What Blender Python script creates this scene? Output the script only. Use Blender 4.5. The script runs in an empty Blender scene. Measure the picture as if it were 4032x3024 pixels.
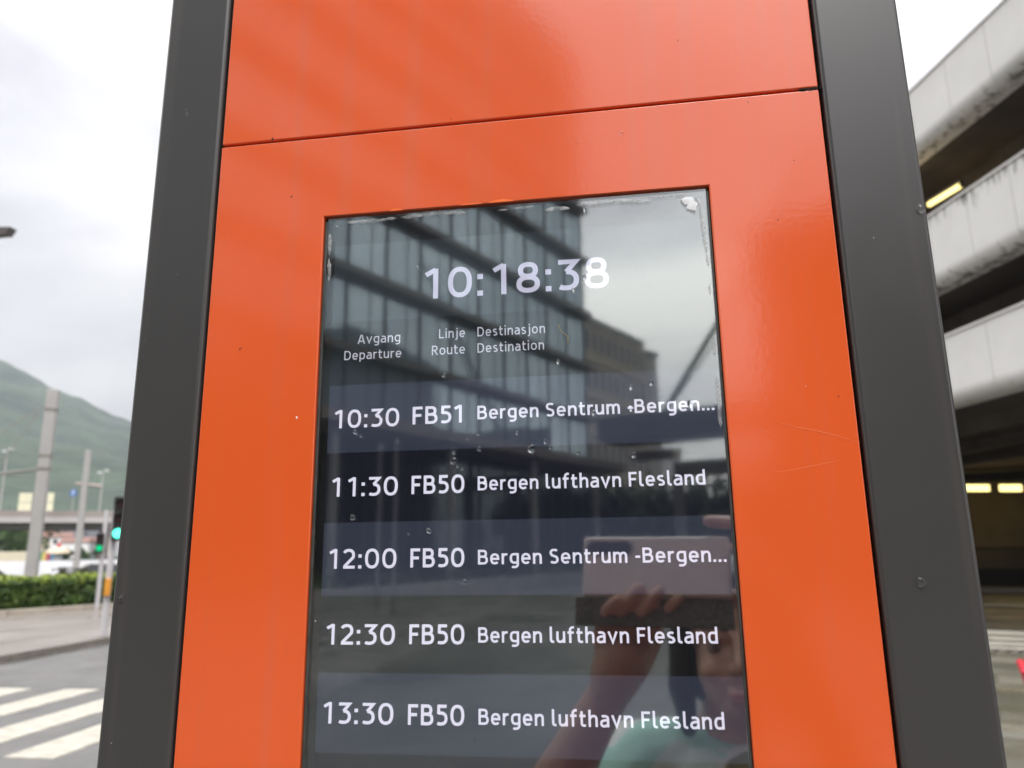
import bpy, bmesh, math, random
from mathutils import Vector, Matrix, noise
R = math.radians
S = bpy.context.scene
COL = S.collection
EYE = 1.65                      # height of the phone's lens above the pavement
rnd = random.Random(7)

# ------------------------------------------------------------------ camera
CAMP = Vector((0.0, -0.467, EYE))
FW = Vector((-0.14308817, 0.96558148, 0.21720541))
RT = Vector((0.98865457, 0.14958328, -0.01367405))
UP = Vector((0.04569371, -0.21278453, 0.97603014))
cam = bpy.data.cameras.new('camera')
camo = bpy.data.objects.new('camera', cam)
COL.objects.link(camo)
camo.matrix_world = Matrix(((RT.x, UP.x, -FW.x, CAMP.x), (RT.y, UP.y, -FW.y, CAMP.y),
                            (RT.z, UP.z, -FW.z, CAMP.z), (0, 0, 0, 1)))
cam.sensor_width = 36.0
cam.lens = 36.0 * 2923.18 / 4032.0
cam.clip_start = 0.01
cam.clip_end = 9000
cam.dof.use_dof = True
cam.dof.focus_distance = 0.50
cam.dof.aperture_fstop = 8.5
S.camera = camo

# ------------------------------------------------------------------ sky, sun, exposure
SUN_EL, SUN_AZ = 56.0, 160.0      # compass angle of the hidden sun, clockwise from +Y
W = bpy.data.worlds.new('World'); S.world = W; W.use_nodes = True
wt = W.node_tree; wt.nodes.clear()
def wn(t, **k):
    n = wt.nodes.new(t)
    for a, b in k.items(): setattr(n, a, b)
    return n
wl = wt.links.new
wo = wn('ShaderNodeOutputWorld')
sky = wn('ShaderNodeTexSky', sky_type='NISHITA', sun_disc=False)
sky.sun_elevation = R(SUN_EL); sky.sun_rotation = R(SUN_AZ)
b1 = wn('ShaderNodeBackground'); b1.inputs['Strength'].default_value = 0.10
wl(sky.outputs[0], b1.inputs[0])
tc = wn('ShaderNodeTexCoord'); sx = wn('ShaderNodeSeparateXYZ'); wl(tc.outputs['Generated'], sx.inputs[0])
# overcast vault: dim at the horizon, about two and a half times as bright overhead
mr = wn('ShaderNodeMapRange'); mr.inputs['From Min'].default_value = 0.0; mr.inputs['From Max'].default_value = 1.0
mr.inputs['To Min'].default_value = 0.42; mr.inputs['To Max'].default_value = 1.22; wl(sx.outputs['Z'], mr.inputs['Value'])
# the cloud is brighter towards the hidden sun, behind the camera
dt = wn('ShaderNodeVectorMath', operation='DOT_PRODUCT'); wl(tc.outputs['Generated'], dt.inputs[0])
dt.inputs[1].default_value = (math.sin(R(SUN_AZ)) * math.cos(R(SUN_EL)), math.cos(R(SUN_AZ)) * math.cos(R(SUN_EL)), math.sin(R(SUN_EL)))
gl_ = wn('ShaderNodeMapRange'); gl_.inputs['From Min'].default_value = -0.3; gl_.inputs['To Min'].default_value = 0.70; gl_.inputs['To Max'].default_value = 2.15
wl(dt.outputs['Value'], gl_.inputs['Value'])
ml = wn('ShaderNodeMath', operation='MULTIPLY'); wl(mr.outputs[0], ml.inputs[0]); wl(gl_.outputs[0], ml.inputs[1])
mp = wn('ShaderNodeMapping'); mp.inputs['Scale'].default_value = (1.0, 1.0, 2.6); wl(tc.outputs['Generated'], mp.inputs['Vector'])
nz = wn('ShaderNodeTexNoise'); nz.inputs['Scale'].default_value = 1.9; nz.inputs['Detail'].default_value = 7
nz.inputs['Roughness'].default_value = 0.5; nz.inputs['Distortion'].default_value = 0.35; wl(mp.outputs[0], nz.inputs['Vector'])
cr = wn('ShaderNodeValToRGB'); e = cr.color_ramp.elements
e[0].position = 0.34; e[0].color = (0.60, 0.585, 0.625, 1); e[1].position = 0.64; e[1].color = (1.32, 1.28, 1.25, 1)
m_ = e.new(0.48); m_.color = (0.90, 0.885, 0.91, 1); wl(nz.outputs[0], cr.inputs[0])
b2 = wn('ShaderNodeBackground'); wl(cr.outputs[0], b2.inputs[0]); wl(ml.outputs[0], b2.inputs['Strength'])
mx = wn('ShaderNodeMixShader'); mx.inputs[0].default_value = 0.95
wl(b1.outputs[0], mx.inputs[1]); wl(b2.outputs[0], mx.inputs[2]); wl(mx.outputs[0], wo.inputs[0])

sun = bpy.data.lights.new('sun', 'SUN'); sun.energy = 1.25; sun.angle = R(22); sun.color = (1.0, 0.97, 0.93)
suno = bpy.data.objects.new('sun', sun); COL.objects.link(suno)
sd = Vector((math.sin(R(SUN_AZ)) * math.cos(R(SUN_EL)), math.cos(R(SUN_AZ)) * math.cos(R(SUN_EL)), math.sin(R(SUN_EL))))
suno.rotation_euler = sd.to_track_quat('Z', 'Y').to_euler()
suno.location = sd * 50

S.view_settings.view_transform = 'Standard'; S.view_settings.look = 'None'
S.view_settings.exposure = 0.80; S.view_settings.gamma = 1.0; S.view_settings.use_curve_mapping = False
S.render.engine = 'CYCLES'
S.cycles.use_denoising = True
S.cycles.max_bounces = 8; S.cycles.transparent_max_bounces = 24
S.cycles.caustics_reflective = False; S.cycles.caustics_refractive = True
S.cycles.sample_clamp_indirect = 6.0

# ------------------------------------------------------------------ helpers
def ray(x, y):
    """direction through photograph pixel (4032 x 3024)"""
    return (FW * 2923.18 + RT * (x - 2016) - UP * (y - 1512)).normalized()
def at(x, y, dist):
    d = ray(x, y); return CAMP + d * (dist / math.hypot(d.x, d.y))
def on_plane(x, y, yy=0.0):
    d = ray(x, y); return CAMP + d * ((yy - CAMP.y) / d.y)
def azp(az, dist, z=0.0):
    return Vector((math.sin(R(az)) * dist, CAMP.y + math.cos(R(az)) * dist, z))
def mir(az, dist, z=0.0):
    """point behind the camera, seen mirrored in the column at azimuth az"""
    v = azp(az, dist + 0.0, z); return Vector((v.x, -v.y, z))

def tag(o, label=None, cat=None, group=None, kind=None):
    if label: o['label'] = label
    if cat: o['category'] = cat
    if group: o['group'] = group
    if kind: o['kind'] = kind
    return o
def empty(name, loc=(0, 0, 0), rz=0.0, **k):
    o = bpy.data.objects.new(name, None); COL.objects.link(o); o.location = loc; o.rotation_euler = (0, 0, rz)
    o.empty_display_size = 0.1
    return tag(o, **k)

class MB:
    def __init__(s): s.v = []; s.f = []
    def add(s, vs, fs):
        b = len(s.v); s.v += [Vector(v) for v in vs]; s.f += [tuple(b + i for i in f) for f in fs]; return s
    def quad(s, a, b, c, d): return s.add([a, b, c, d], [(0, 1, 2, 3)])
    def box(s, lo, hi, M=None):
        x0, y0, z0 = lo; x1, y1, z1 = hi
        vs = [Vector(p) for p in ((x0, y0, z0), (x1, y0, z0), (x1, y1, z0), (x0, y1, z0), (x0, y0, z1), (x1, y0, z1), (x1, y1, z1), (x0, y1, z1))]
        if M is not None: vs = [M @ v for v in vs]
        return s.add(vs, [(3, 2, 1, 0), (4, 5, 6, 7), (0, 1, 5, 4), (1, 2, 6, 5), (2, 3, 7, 6), (3, 0, 4, 7)])
    def tube(s, pts, r, n=10, caps=True):
        pts = [Vector(p) for p in pts]; rs = r if isinstance(r, (list, tuple)) else [r] * len(pts)
        base = len(s.v); up = Vector((0, 0, 1))
        for i, p in enumerate(pts):
            t = (pts[min(i + 1, len(pts) - 1)] - pts[max(i - 1, 0)]).normalized()
            a = t.cross(up) if abs(t.z) < 0.95 else t.cross(Vector((1, 0, 0)))
            a.normalize(); b = t.cross(a)
            for k in range(n):
                q = 2 * math.pi * k / n; s.v.append(p + (a * math.cos(q) + b * math.sin(q)) * rs[i])
        for i in range(len(pts) - 1):
            for k in range(n):
                s.f.append((base + i * n + k, base + i * n + (k + 1) % n, base + (i + 1) * n + (k + 1) % n, base + (i + 1) * n + k))
        if caps:
            s.f.append(tuple(base + k for k in range(n))[::-1]); s.f.append(tuple(base + (len(pts) - 1) * n + k for k in range(n)))
        return s
    def prism(s, prof, p0, p1, side, up=Vector((0, 0, 1))):
        """extrude profile [(across, height)] from p0 to p1"""
        n = len(prof); b = len(s.v)
        for p in (p0, p1):
            for a, h in prof: s.v.append(Vector(p) + side * a + up * h)
        for k in range(n): s.f.append((b + k, b + (k + 1) % n, b + n + (k + 1) % n, b + n + k))
        s.f.append(tuple(b + k for k in range(n))[::-1]); s.f.append(tuple(b + n + k for k in range(n)))
        return s
    def mesh(s, name, mat=None, smooth=False):
        me = bpy.data.meshes.new(name); me.from_pydata([v[:] for v in s.v], [], s.f)
        bm = bmesh.new(); bm.from_mesh(me); bmesh.ops.recalc_face_normals(bm, faces=bm.faces); bm.to_mesh(me); bm.free()
        if mat: me.materials.append(mat)
        if smooth: me.shade_smooth()
        return me
    def build(s, name, mat=None, parent=None, smooth=False, bevel=0, seg=2, **k):
        o = bpy.data.objects.new(name, s.mesh(name, mat, smooth)); COL.objects.link(o)
        if parent is not None: put(o, parent)
        if bevel:
            b = o.modifiers.new('bevel', 'BEVEL'); b.width = bevel; b.segments = seg; b.limit_method = 'ANGLE'; b.harden_normals = False
            o.data.shade_smooth(); w = o.modifiers.new('wn', 'WEIGHTED_NORMAL'); w.keep_sharp = True
        return tag(o, **k)
def wmat(o):
    M = Matrix.Translation(o.location) @ o.rotation_euler.to_matrix().to_4x4()
    return (wmat(o.parent) @ o.matrix_parent_inverse @ M) if o.parent else M
def put(o, parent):
    """parent while the mesh stays in world coordinates"""
    o.parent = parent; o.matrix_parent_inverse = wmat(parent).inverted()
def inst(me, name, loc, rz=0, parent=None, **k):
    o = bpy.data.objects.new(name, me); COL.objects.link(o); o.location = loc; o.rotation_euler = (0, 0, rz)
    if parent is not None: put(o, parent)
    return tag(o, **k)

def mat(name, col, rough=0.6, metal=0.0, var=0.0, scale=6.0, col2=None, bump=0.0, bscale=40.0, spec=None, rvar=0.0, emit=None, es=1.0, detail=5, coat=0, wscale=None):
    m = bpy.data.materials.new(name); m.use_nodes = True; t = m.node_tree; n = t.nodes; l = t.links.new
    p = n['Principled BSDF']; p.inputs['Base Color'].default_value = (*col, 1); p.inputs['Roughness'].default_value = rough
    p.inputs['Metallic'].default_value = metal
    if spec is not None: p.inputs['IOR'].default_value = spec
    if coat: p.inputs['Coat Weight'].default_value = coat; p.inputs['Coat Roughness'].default_value = 0.08
    if emit: p.inputs['Emission Color'].default_value = (*emit, 1); p.inputs['Emission Strength'].default_value = es
    if var or col2 or bump or rvar:
        g = n.new('ShaderNodeNewGeometry'); mpn = n.new('ShaderNodeMapping'); l(g.outputs['Position'], mpn.inputs['Vector'])
        if wscale: mpn.inputs['Scale'].default_value = wscale
    if var or col2:
        a = n.new('ShaderNodeTexNoise'); a.inputs['Scale'].default_value = scale; a.inputs['Detail'].default_value = detail; a.inputs['Roughness'].default_value = 0.6
        l(mpn.outputs[0], a.inputs['Vector'])
        r = n.new('ShaderNodeValToRGB'); r.color_ramp.elements[0].position = 0.32; r.color_ramp.elements[1].position = 0.68
        c2 = col2 or tuple(c * (1 + var) for c in col); c1 = col if col2 else tuple(c * (1 - var) for c in col)
        r.color_ramp.elements[0].color = (*c1, 1); r.color_ramp.elements[1].color = (*c2, 1)
        l(a.outputs[0], r.inputs[0]); l(r.outputs[0], p.inputs['Base Color'])
    if bump:
        b = n.new('ShaderNodeTexNoise'); b.inputs['Scale'].default_value = bscale; b.inputs['Detail'].default_value = 4
        bb = n.new('ShaderNodeBump'); bb.inputs['Strength'].default_value = 1.0; bb.inputs['Distance'].default_value = bump
        l(mpn.outputs[0], b.inputs['Vector']); l(b.outputs[0], bb.inputs['Height']); l(bb.outputs[0], p.inputs['Normal'])
    if rvar:
        a = n.new('ShaderNodeTexNoise'); a.inputs['Scale'].default_value = scale * 0.7; a.inputs['Detail'].default_value = 3
        l(mpn.outputs[0], a.inputs['Vector']); q = n.new('ShaderNodeMapRange')
        q.inputs['From Min'].default_value = 0.35; q.inputs['From Max'].default_value = 0.65
        q.inputs['To Min'].default_value = max(0.02, rough - rvar); q.inputs['To Max'].default_value = rough + rvar
        l(a.outputs[0], q.inputs['Value']); l(q.outputs[0], p.inputs['Roughness'])
    return m

def emat(name, col, strength):
    m = bpy.data.materials.new(name); m.use_nodes = True; t = m.node_tree; t.nodes.clear()
    o = t.nodes.new('ShaderNodeOutputMaterial'); e_ = t.nodes.new('ShaderNodeEmission')
    e_.inputs[0].default_value = (*col, 1); e_.inputs[1].default_value = strength; t.links.new(e_.outputs[0], o.inputs[0]); return m

# ------------------------------------------------------------------ materials
def paint(name, col, rough, speck, coat, bumpd, ior=1.5):
    """powder-coated sheet: fine orange peel, faint clouding of the film, tiny chips and dust"""
    m = mat(name, col, rough, spec=ior, coat=coat)
    t = m.node_tree; n = t.nodes; l = t.links.new; p = n['Principled BSDF']
    g = n.new('ShaderNodeNewGeometry')
    a = n.new('ShaderNodeTexNoise'); a.inputs['Scale'].default_value = 5; a.inputs['Detail'].default_value = 6; l(g.outputs['Position'], a.inputs['Vector'])
    r = n.new('ShaderNodeMixRGB'); r.blend_type = 'MIX'
    r.inputs[1].default_value = (*[c * 0.93 for c in col], 1); r.inputs[2].default_value = (*[c * 1.07 for c in col], 1); l(a.outputs[0], r.inputs[0])
    ms = n.new('ShaderNodeMapping'); ms.inputs['Scale'].default_value = (38, 38, 1.3); l(g.outputs['Position'], ms.inputs[0])
    ns = n.new('ShaderNodeTexNoise'); ns.inputs['Scale'].default_value = 1.0; ns.inputs['Detail'].default_value = 6; l(ms.outputs[0], ns.inputs['Vector'])
    st = n.new('ShaderNodeMapRange'); st.inputs['From Min'].default_value = .56; st.inputs['From Max'].default_value = .80; st.inputs['To Max'].default_value = .16; l(ns.outputs[0], st.inputs['Value'])
    dm = n.new('ShaderNodeMixRGB'); dm.inputs[2].default_value = (.30, .24, .20, 1); l(st.outputs[0], dm.inputs[0]); l(r.outputs[0], dm.inputs[1]); r = dm
    v = n.new('ShaderNodeTexVoronoi'); v.inputs['Scale'].default_value = 55; l(g.outputs['Position'], v.inputs['Vector'])
    sp = n.new('ShaderNodeMath'); sp.operation = 'LESS_THAN'; sp.inputs[1].default_value = 0.035; l(v.outputs['Distance'], sp.inputs[0])
    hs = n.new('ShaderNodeMath'); hs.operation = 'GREATER_THAN'; hs.inputs[1].default_value = 0.82
    sc = n.new('ShaderNodeSeparateColor'); l(v.outputs['Color'], sc.inputs[0]); l(sc.outputs[0], hs.inputs[0])
    mu = n.new('ShaderNodeMath'); mu.operation = 'MULTIPLY'; l(sp.outputs[0], mu.inputs[0]); l(hs.outputs[0], mu.inputs[1])
    mm = n.new('ShaderNodeMixRGB'); mm.inputs[2].default_value = (*speck, 1); l(mu.outputs[0], mm.inputs[0]); l(r.outputs[0], mm.inputs[1])
    l(mm.outputs[0], p.inputs['Base Color'])
    # wiped, slightly hazy film
    w = n.new('ShaderNodeTexNoise'); w.inputs['Scale'].default_value = 14; w.inputs['Detail'].default_value = 5; w.inputs['Distortion'].default_value = 1.0
    l(g.outputs['Position'], w.inputs['Vector']); q = n.new('ShaderNodeMapRange')
    q.inputs['From Min'].default_value = 0.3; q.inputs['From Max'].default_value = 0.7
    q.inputs['To Min'].default_value = rough * 0.93; q.inputs['To Max'].default_value = rough * 1.08
    l(w.outputs[0], q.inputs['Value']); l(q.outputs[0], p.inputs['Roughness'])
    b = n.new('ShaderNodeTexNoise'); b.inputs['Scale'].default_value = 260; b.inputs['Detail'].default_value = 2
    bb = n.new('ShaderNodeBump'); bb.inputs['Distance'].default_value = bumpd; l(g.outputs['Position'], b.inputs['Vector'])
    l(b.outputs[0], bb.inputs['Height']); l(bb.outputs[0], p.inputs['Normal'])
    if coat: l(bb.outputs[0], p.inputs['Coat Normal'])
    return m
ORANGE = paint('orange_paint', (0.70, 0.103, 0.023), 0.12, (0.22, 0.03, 0.012), .2, 0.00003, 1.58)
DARK = paint('anthracite_paint', (0.047, 0.045, 0.0435), 0.30, (0.25, 0.24, 0.23), 0, 0.000006)
BLACKGAP = mat('black_gap', (0.012, 0.011, 0.011), 0.6, var=0.3, scale=60)
RUBBER = mat('grey_rubber', (0.05, 0.05, 0.046), 0.35, var=0.3, scale=90)
PANELBLK = mat('panel_black', (0.006, 0.006, 0.007), 0.4, var=0.1, scale=40)
CONC = mat('pale_concrete', (0.50, 0.49, 0.475), 0.8, var=0.07, scale=0.9, bump=0.004, bscale=30)
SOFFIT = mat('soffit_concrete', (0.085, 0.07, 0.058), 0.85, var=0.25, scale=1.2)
GREYC = mat('grey_concrete', (0.27, 0.26, 0.25), 0.85, var=0.12, scale=1.5)

def glass_mat(name, f0, tint=(1, 1, 1)):
    m = bpy.data.materials.new(name); m.use_nodes = True; t = m.node_tree; t.nodes.clear(); n = t.nodes; l = t.links.new
    o = n.new('ShaderNodeOutputMaterial'); mxs = n.new('ShaderNodeMixShader'); tr = n.new('ShaderNodeBsdfTransparent'); gl = n.new('ShaderNodeBsdfGlossy')
    gl.inputs['Roughness'].default_value = 0.035; gl.inputs['Color'].default_value = (0.95, 1.0, 0.98, 1)
    lw = n.new('ShaderNodeLayerWeight'); lw.inputs[0].default_value = .5; pw_ = n.new('ShaderNodeMath'); pw_.operation = 'POWER'; pw_.inputs[1].default_value = 5; l(lw.outputs['Facing'], pw_.inputs[0])
    fr = n.new('ShaderNodeMapRange'); fr.inputs['To Min'].default_value = f0; fr.inputs['To Max'].default_value = 1.0; l(pw_.outputs[0], fr.inputs['Value'])
    g = n.new('ShaderNodeNewGeometry'); b = n.new('ShaderNodeTexNoise'); b.inputs['Scale'].default_value = 18; b.inputs['Detail'].default_value = 3
    bb = n.new('ShaderNodeBump'); bb.inputs['Distance'].default_value = 0.00002; l(g.outputs['Position'], b.inputs['Vector'])
    l(b.outputs[0], bb.inputs['Height']); l(bb.outputs[0], gl.inputs['Normal'])
    l(fr.outputs[0], mxs.inputs[0]); l(tr.outputs[0], mxs.inputs[1]); l(gl.outputs[0], mxs.inputs[2]); l(mxs.outputs[0], o.inputs[0]); return m
GLASS = glass_mat('cover_glass', 0.15)

# ------------------------------------------------------------------ stroke lettering
def E_(cx, cy, rx, ry, a0, a1, n=22, p=2.35):
    o = []
    for i in range(n + 1):
        a = R(a0 + (a1 - a0) * i / n); c, s_ = math.cos(a), math.sin(a)
        o.append((cx + rx * math.copysign(abs(c) ** (2 / p), c), cy + ry * math.copysign(abs(s_) ** (2 / p), s_)))
    return o
XH = 0.74; h = 0.075
G = {
 '0': (0.73, [E_(.365, .5, .29, .43, 0, 360, 34)]),
 '1': (0.42, [[(.335, 0), (.335, 1.0)], [(.03, .80), (.335, .965)]]),
 '2': (0.64, [E_(.30, .68, .25, .25, 155, -25, 16) + [(.09, .11)], [(.03, h), (.63, h)]]),
 '3': (0.64, [[(.04, 1 - h), (.555, 1 - h), (.27, .60)], E_(.27, .335, .295, .262, 90, -128, 20)]),
 '5': (0.60, [[(.55, 1 - h), (.135, 1 - h), (.12, .545)], E_(.24, .335, .285, .262, 112, -125, 22)]),
 '8': (0.70, [E_(.35, .735, .225, .195, 0, 360, 28), E_(.35, .29, .275, .215, 0, 360, 28)]),
 ':': (0.17, [[(.085, 0), (.085, .17)], [(.085, .55), (.085, .72)]]),
 '.': (0.16, [[(.08, 0), (.08, .16)]]),
 '-': (0.30, [[(0, .40), (.30, .40)]]),
 ' ': (0.36, []),
 'A': (0.76, [[(.05, 0), (.345, .96)], [(.71, 0), (.415, .96)], [(.17, .27), (.59, .27)]]),
 'B': (0.66, [[(h, 0), (h, 1)], [(h, 1 - h)] + E_(.33, .73, .20, .195, 90, -90, 14) + [(h, .535)], [(h, .53)] + E_(.34, .30, .25, .228, 90, -90, 14) + [(h, h)]]),
 'D': (0.72, [[(h, 0), (h, 1)], [(h, 1 - h)] + E_(.30, .5, .345, .425, 90, -90, 22) + [(h, h)]]),
 'F': (0.54, [[(h, 0), (h, 1)], [(h, 1 - h), (.54, 1 - h)], [(h, .50), (.48, .50)]]),
 'L': (0.54, [[(h, 1), (h, h), (.54, h)]]),
 'R': (0.66, [[(h, 0), (h, 1)], [(h, 1 - h)] + E_(.33, .71, .22, .215, 90, -90, 14) + [(h, .495)], [(.30, .49), (.61, 0)]]),
 'S': (0.58, [E_(.30, .72, .225, .205, 40, 180, 14)[:-1] + [(.075, .70), (.14, .575), (.44, .45), (.505, .30)] + E_(.28, .28, .225, .205, 0, -145, 14)]),
 'a': (0.56, [E_(.25, .50, .235, .175, 125, 0, 12) + [(.485, 0)], [(.485, .42), (.25, .42)] + E_(.23, .225, .165, .165, 95, 270, 12) + [(.33, .07), (.485, .17)]]),
 'd': (0.60, [[(.525, 0), (.525, 1.05)], [(.525, .62), (.40, .675)] + E_(.29, .37, .215, .30, 75, 285, 20) + [(.40, .075), (.525, .14)]]),
 'e': (0.61, [[(.09, .37), (.535, .37)] + E_(.305, .37, .23, .30, 0, 318, 26)]),
 'f': (0.42, [[(.17, 0), (.17, .80)] + E_(.37, .80, .20, .20, 180, 95, 10) + [(.43, 1.0)], [(0, XH - h), (.41, XH - h)]]),
 'g': (0.61, [[(.53, XH), (.53, 0)] + E_(.29, 0, .24, .20, 0, -125, 12), [(.53, .665), (.36, .675)] + E_(.29, .39, .215, .285, 95, 275, 20) + [(.40, .10), (.53, .16)]]),
 'h': (0.58, [[(h, 0), (h, 1.05)], [(h, .50)] + E_(.32, .45, .185, .22, 125, 0, 12) + [(.505, 0)]]),
 'i': (0.16, [[(.08, 0), (.08, XH)], [(.08, .88), (.08, 1.03)]]),
 'j': (0.28, [[(.19, XH), (.19, -.02)] + E_(.02, -.02, .17, .18, 0, -95, 10), [(.19, .88), (.19, 1.03)]]),
 'l': (0.27, [[(h, 1.05), (h, .22)] + E_(.24, .22, .165, .15, 180, 262, 10) + [(.28, .075)]]),
 'm': (0.90, [[(h, 0), (h, XH)], [(h, .50)] + E_(.285, .45, .165, .22, 125, 0, 12) + [(.45, 0)], [(.45, .50)] + E_(.66, .45, .165, .22, 125, 0, 12) + [(.825, 0)]]),
 'n': (0.58, [[(h, 0), (h, XH)], [(h, .50)] + E_(.32, .45, .185, .22, 125, 0, 12) + [(.505, 0)]]),
 'o': (0.64, [E_(.32, .37, .245, .30, 0, 360, 28)]),
 'p': (0.61, [[(h, -.25), (h, XH)], [(h, .60), (.20, .665)] + E_(.32, .37, .215, .30, 105, -105, 20) + [(.20, .075), (h, .12)]]),
 'r': (0.38, [[(h, 0), (h, XH)], [(h, .46)] + E_(.30, .46, .205, .21, 150, 85, 10) + [(.38, .665)]]),
 's': (0.50, [E_(.26, .525, .185, .145, 45, 180, 12)[:-1] + [(.08, .50), (.15, .42), (.36, .335), (.425, .22)] + E_(.24, .215, .185, .145, 0, -140, 12)]),
 't': (0.42, [[(.15, .95), (.15, .22)] + E_(.32, .22, .17, .15, 180, 265, 10) + [(.41, .08)], [(0, XH - h), (.40, XH - h)]]),
 'u': (0.58, [[(h, XH), (h, .29)] + E_(.26, .29, .185, .22, 180, 305, 12) + [(.505, .24)], [(.505, 0), (.505, XH)]]),
 'v': (0.60, [[(.045, XH), (.30, .05), (.555, XH)]]),
}
def ribbon(mb, pts, w, place):
    cl = len(pts) > 3 and (Vector(pts[0]) - Vector(pts[-1])).length < 1e-6
    P = [Vector((p[0], p[1])) for p in pts]
    Q = [P[0]]
    for p in P[1:]:
        if (p - Q[-1]).length > 1e-5: Q.append(p)
    if cl: Q = Q[:-1] if (Q[0] - Q[-1]).length < 1e-6 else Q
    n = len(Q); L = []; Rr = []
    for i in range(n):
        a = Q[i - 1] if (i > 0 or cl) else None; b = Q[(i + 1) % n] if (i < n - 1 or cl) else None
        d0 = (Q[i] - a).normalized() if a is not None else None; d1 = (b - Q[i]).normalized() if b is not None else None
        if d0 is None: d0 = d1
        if d1 is None: d1 = d0
        n0 = Vector((-d0.y, d0.x)); n1 = Vector((-d1.y, d1.x)); mn = (n0 + n1)
        mn = mn.normalized() if mn.length > 1e-6 else n0
        k = 1 / max(0.45, mn.dot(n1)); L.append(Q[i] + mn * w * k); Rr.append(Q[i] - mn * w * k)
    base = len(mb.v); mb.v += [place(p) for p in L] + [place(p) for p in Rr]
    for i in range(n if cl else n - 1):
        j = (i + 1) % n; mb.f.append((base + i, base + j, base + n + j, base + n + i))
def text_obj(name, txt, x0, x1, z, cap, parent, m, y=0.005, hw=0.075, gap=0.15, tab=None):
    adv = []; x = 0
    for k, ch in enumerate(txt):
        w, st = G[ch]
        if tab and ch.isdigit():
            off = .12 if ch == '1' and k else 0; adv.append(x + off); x += (.84 - .12 + off) if ch == '1' else w + .17
        else:
            adv.append(x); x += w + (gap if ch not in ' ' else 0) + (.03 if tab else 0)
    lo = adv[0]; hi = adv[-1] + G[txt[-1]][0]; s_ = (x1 - x0) / ((hi - lo) * cap)
    mb = MB()
    for k, ch in enumerate(txt):
        for q, st in enumerate(G[ch][1]):
            yy = y - 0.00004 * q - 0.00001 * (k % 2)
            ww = hw if ch not in ':.' else 0.085
            ribbon(mb, [(p[0] + (adv[k] - lo), p[1]) for p in st], ww,
                   lambda p, yy=yy: Vector((x0 + p.x * cap * s_, yy, z + p.y * cap)))
    o = mb.build(name, m, parent); return o

# ------------------------------------------------------------------ ground, roads, pavements
def sheet(name, pts, z, m, **k):
    mb = MB(); mb.add([(p[0], p[1], z) for p in pts], [tuple(range(len(pts)))]); return mb.build(name, m, kind='structure', **k)
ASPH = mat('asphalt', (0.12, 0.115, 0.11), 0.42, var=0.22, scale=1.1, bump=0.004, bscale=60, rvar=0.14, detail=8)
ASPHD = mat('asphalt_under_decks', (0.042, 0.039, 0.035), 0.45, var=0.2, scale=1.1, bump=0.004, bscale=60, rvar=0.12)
PAVE = mat('wet_pavement', (0.17, 0.145, 0.125), 0.35, col2=(0.26, 0.235, 0.215), scale=0.8, bump=0.003, bscale=40, rvar=0.16, detail=7, wscale=(1, 0.35, 1))
GROUND = mat('rough_ground', (0.10, 0.105, 0.085), 0.9, col2=(0.17, 0.165, 0.15), scale=0.05)
PLAZA = mat('plaza_asphalt', (0.085, 0.085, 0.082), 0.4, var=0.15, scale=0.6, bump=0.003, bscale=40, rvar=0.12)
WHITEP = mat('road_marking', (0.31, 0.295, 0.25), 0.6, col2=(0.50, 0.47, 0.40), scale=7, bump=0.002, bscale=80, detail=8)
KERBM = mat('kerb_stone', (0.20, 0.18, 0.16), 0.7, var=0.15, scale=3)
sheet('ground', [(-6000, -6000), (6000, -6000), (6000, 6000), (-6000, 6000)], -0.02, GROUND)
sheet('plaza', [(-3.6, -140), (90, -140), (90, 12.4), (-3.6, 12.4)], 0.0, PLAZA)
sheet('road', [(-9.9, -140), (-3.6, -140), (-3.6, 170), (-9.9, 170)], -0.004, ASPH)
# pavement island between the road and the hedge, with a real kerb step
isl = MB(); isl.box((-23.6, -60, -0.02), (-10.35, 90, 0.085)); isl.build('pavement', PAVE, kind='structure')
kb = MB()
kerb = empty('kerb', (-10.2, 10, 0), kind='structure')
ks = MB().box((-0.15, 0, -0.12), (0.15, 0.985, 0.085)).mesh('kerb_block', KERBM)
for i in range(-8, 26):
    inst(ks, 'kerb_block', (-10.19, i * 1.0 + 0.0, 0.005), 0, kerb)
# pale flush kerb under the hedge
kerb2 = empty('kerb', (-16.6, 10, 0.1), kind='structure')
ks2 = MB().box((-0.2, 0, 0), (0.2, 1.98, 0.13)).mesh('kerb_block', mat('pale_kerb', (0.34, 0.30, 0.25), 0.7, var=0.15, scale=2))
HM = Matrix.Translation((-17.07, 18.4, 0)) @ Matrix.Rotation(-math.atan2(1.13, 2.2), 4, 'Z')      # hedge frame: x = front, y along
for i in range(-5, 7): inst(ks2, 'kerb_block', HM @ Vector((.35, i * 2.0, 0.085)), -math.atan2(1.13, 2.2), kerb2)
gut = MB(); gut.quad((-10.03, -60, 0.0005), (-9.72, -60, 0.0005), (-9.66, 90, 0.0005), (-10.03, 90, 0.0005)); gut.build('gutter', mat('wet_shaded_gutter', (.035, .03, .024), .25, col2=(.09, .08, .07), scale=1.6, rvar=.12), kind='structure')  # wet gutter, with the kerb's shadow line painted into its dark colour
# left zebra crossing: stripes run along the road
zeb = empty('zebra_crossing', (-6.8, 7.5, 0), kind='structure')
zmesh = MB().box((-0.235, -1.49, -0.006), (0.235, 1.49, 0.0045)).mesh('stripe', WHITEP)
for i, x in enumerate((-4.15, -5.03, -5.92, -6.86, -7.80, -8.74)):
    inst(zmesh, 'stripe', (x, 7.08, 0), 0, zeb)

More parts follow.
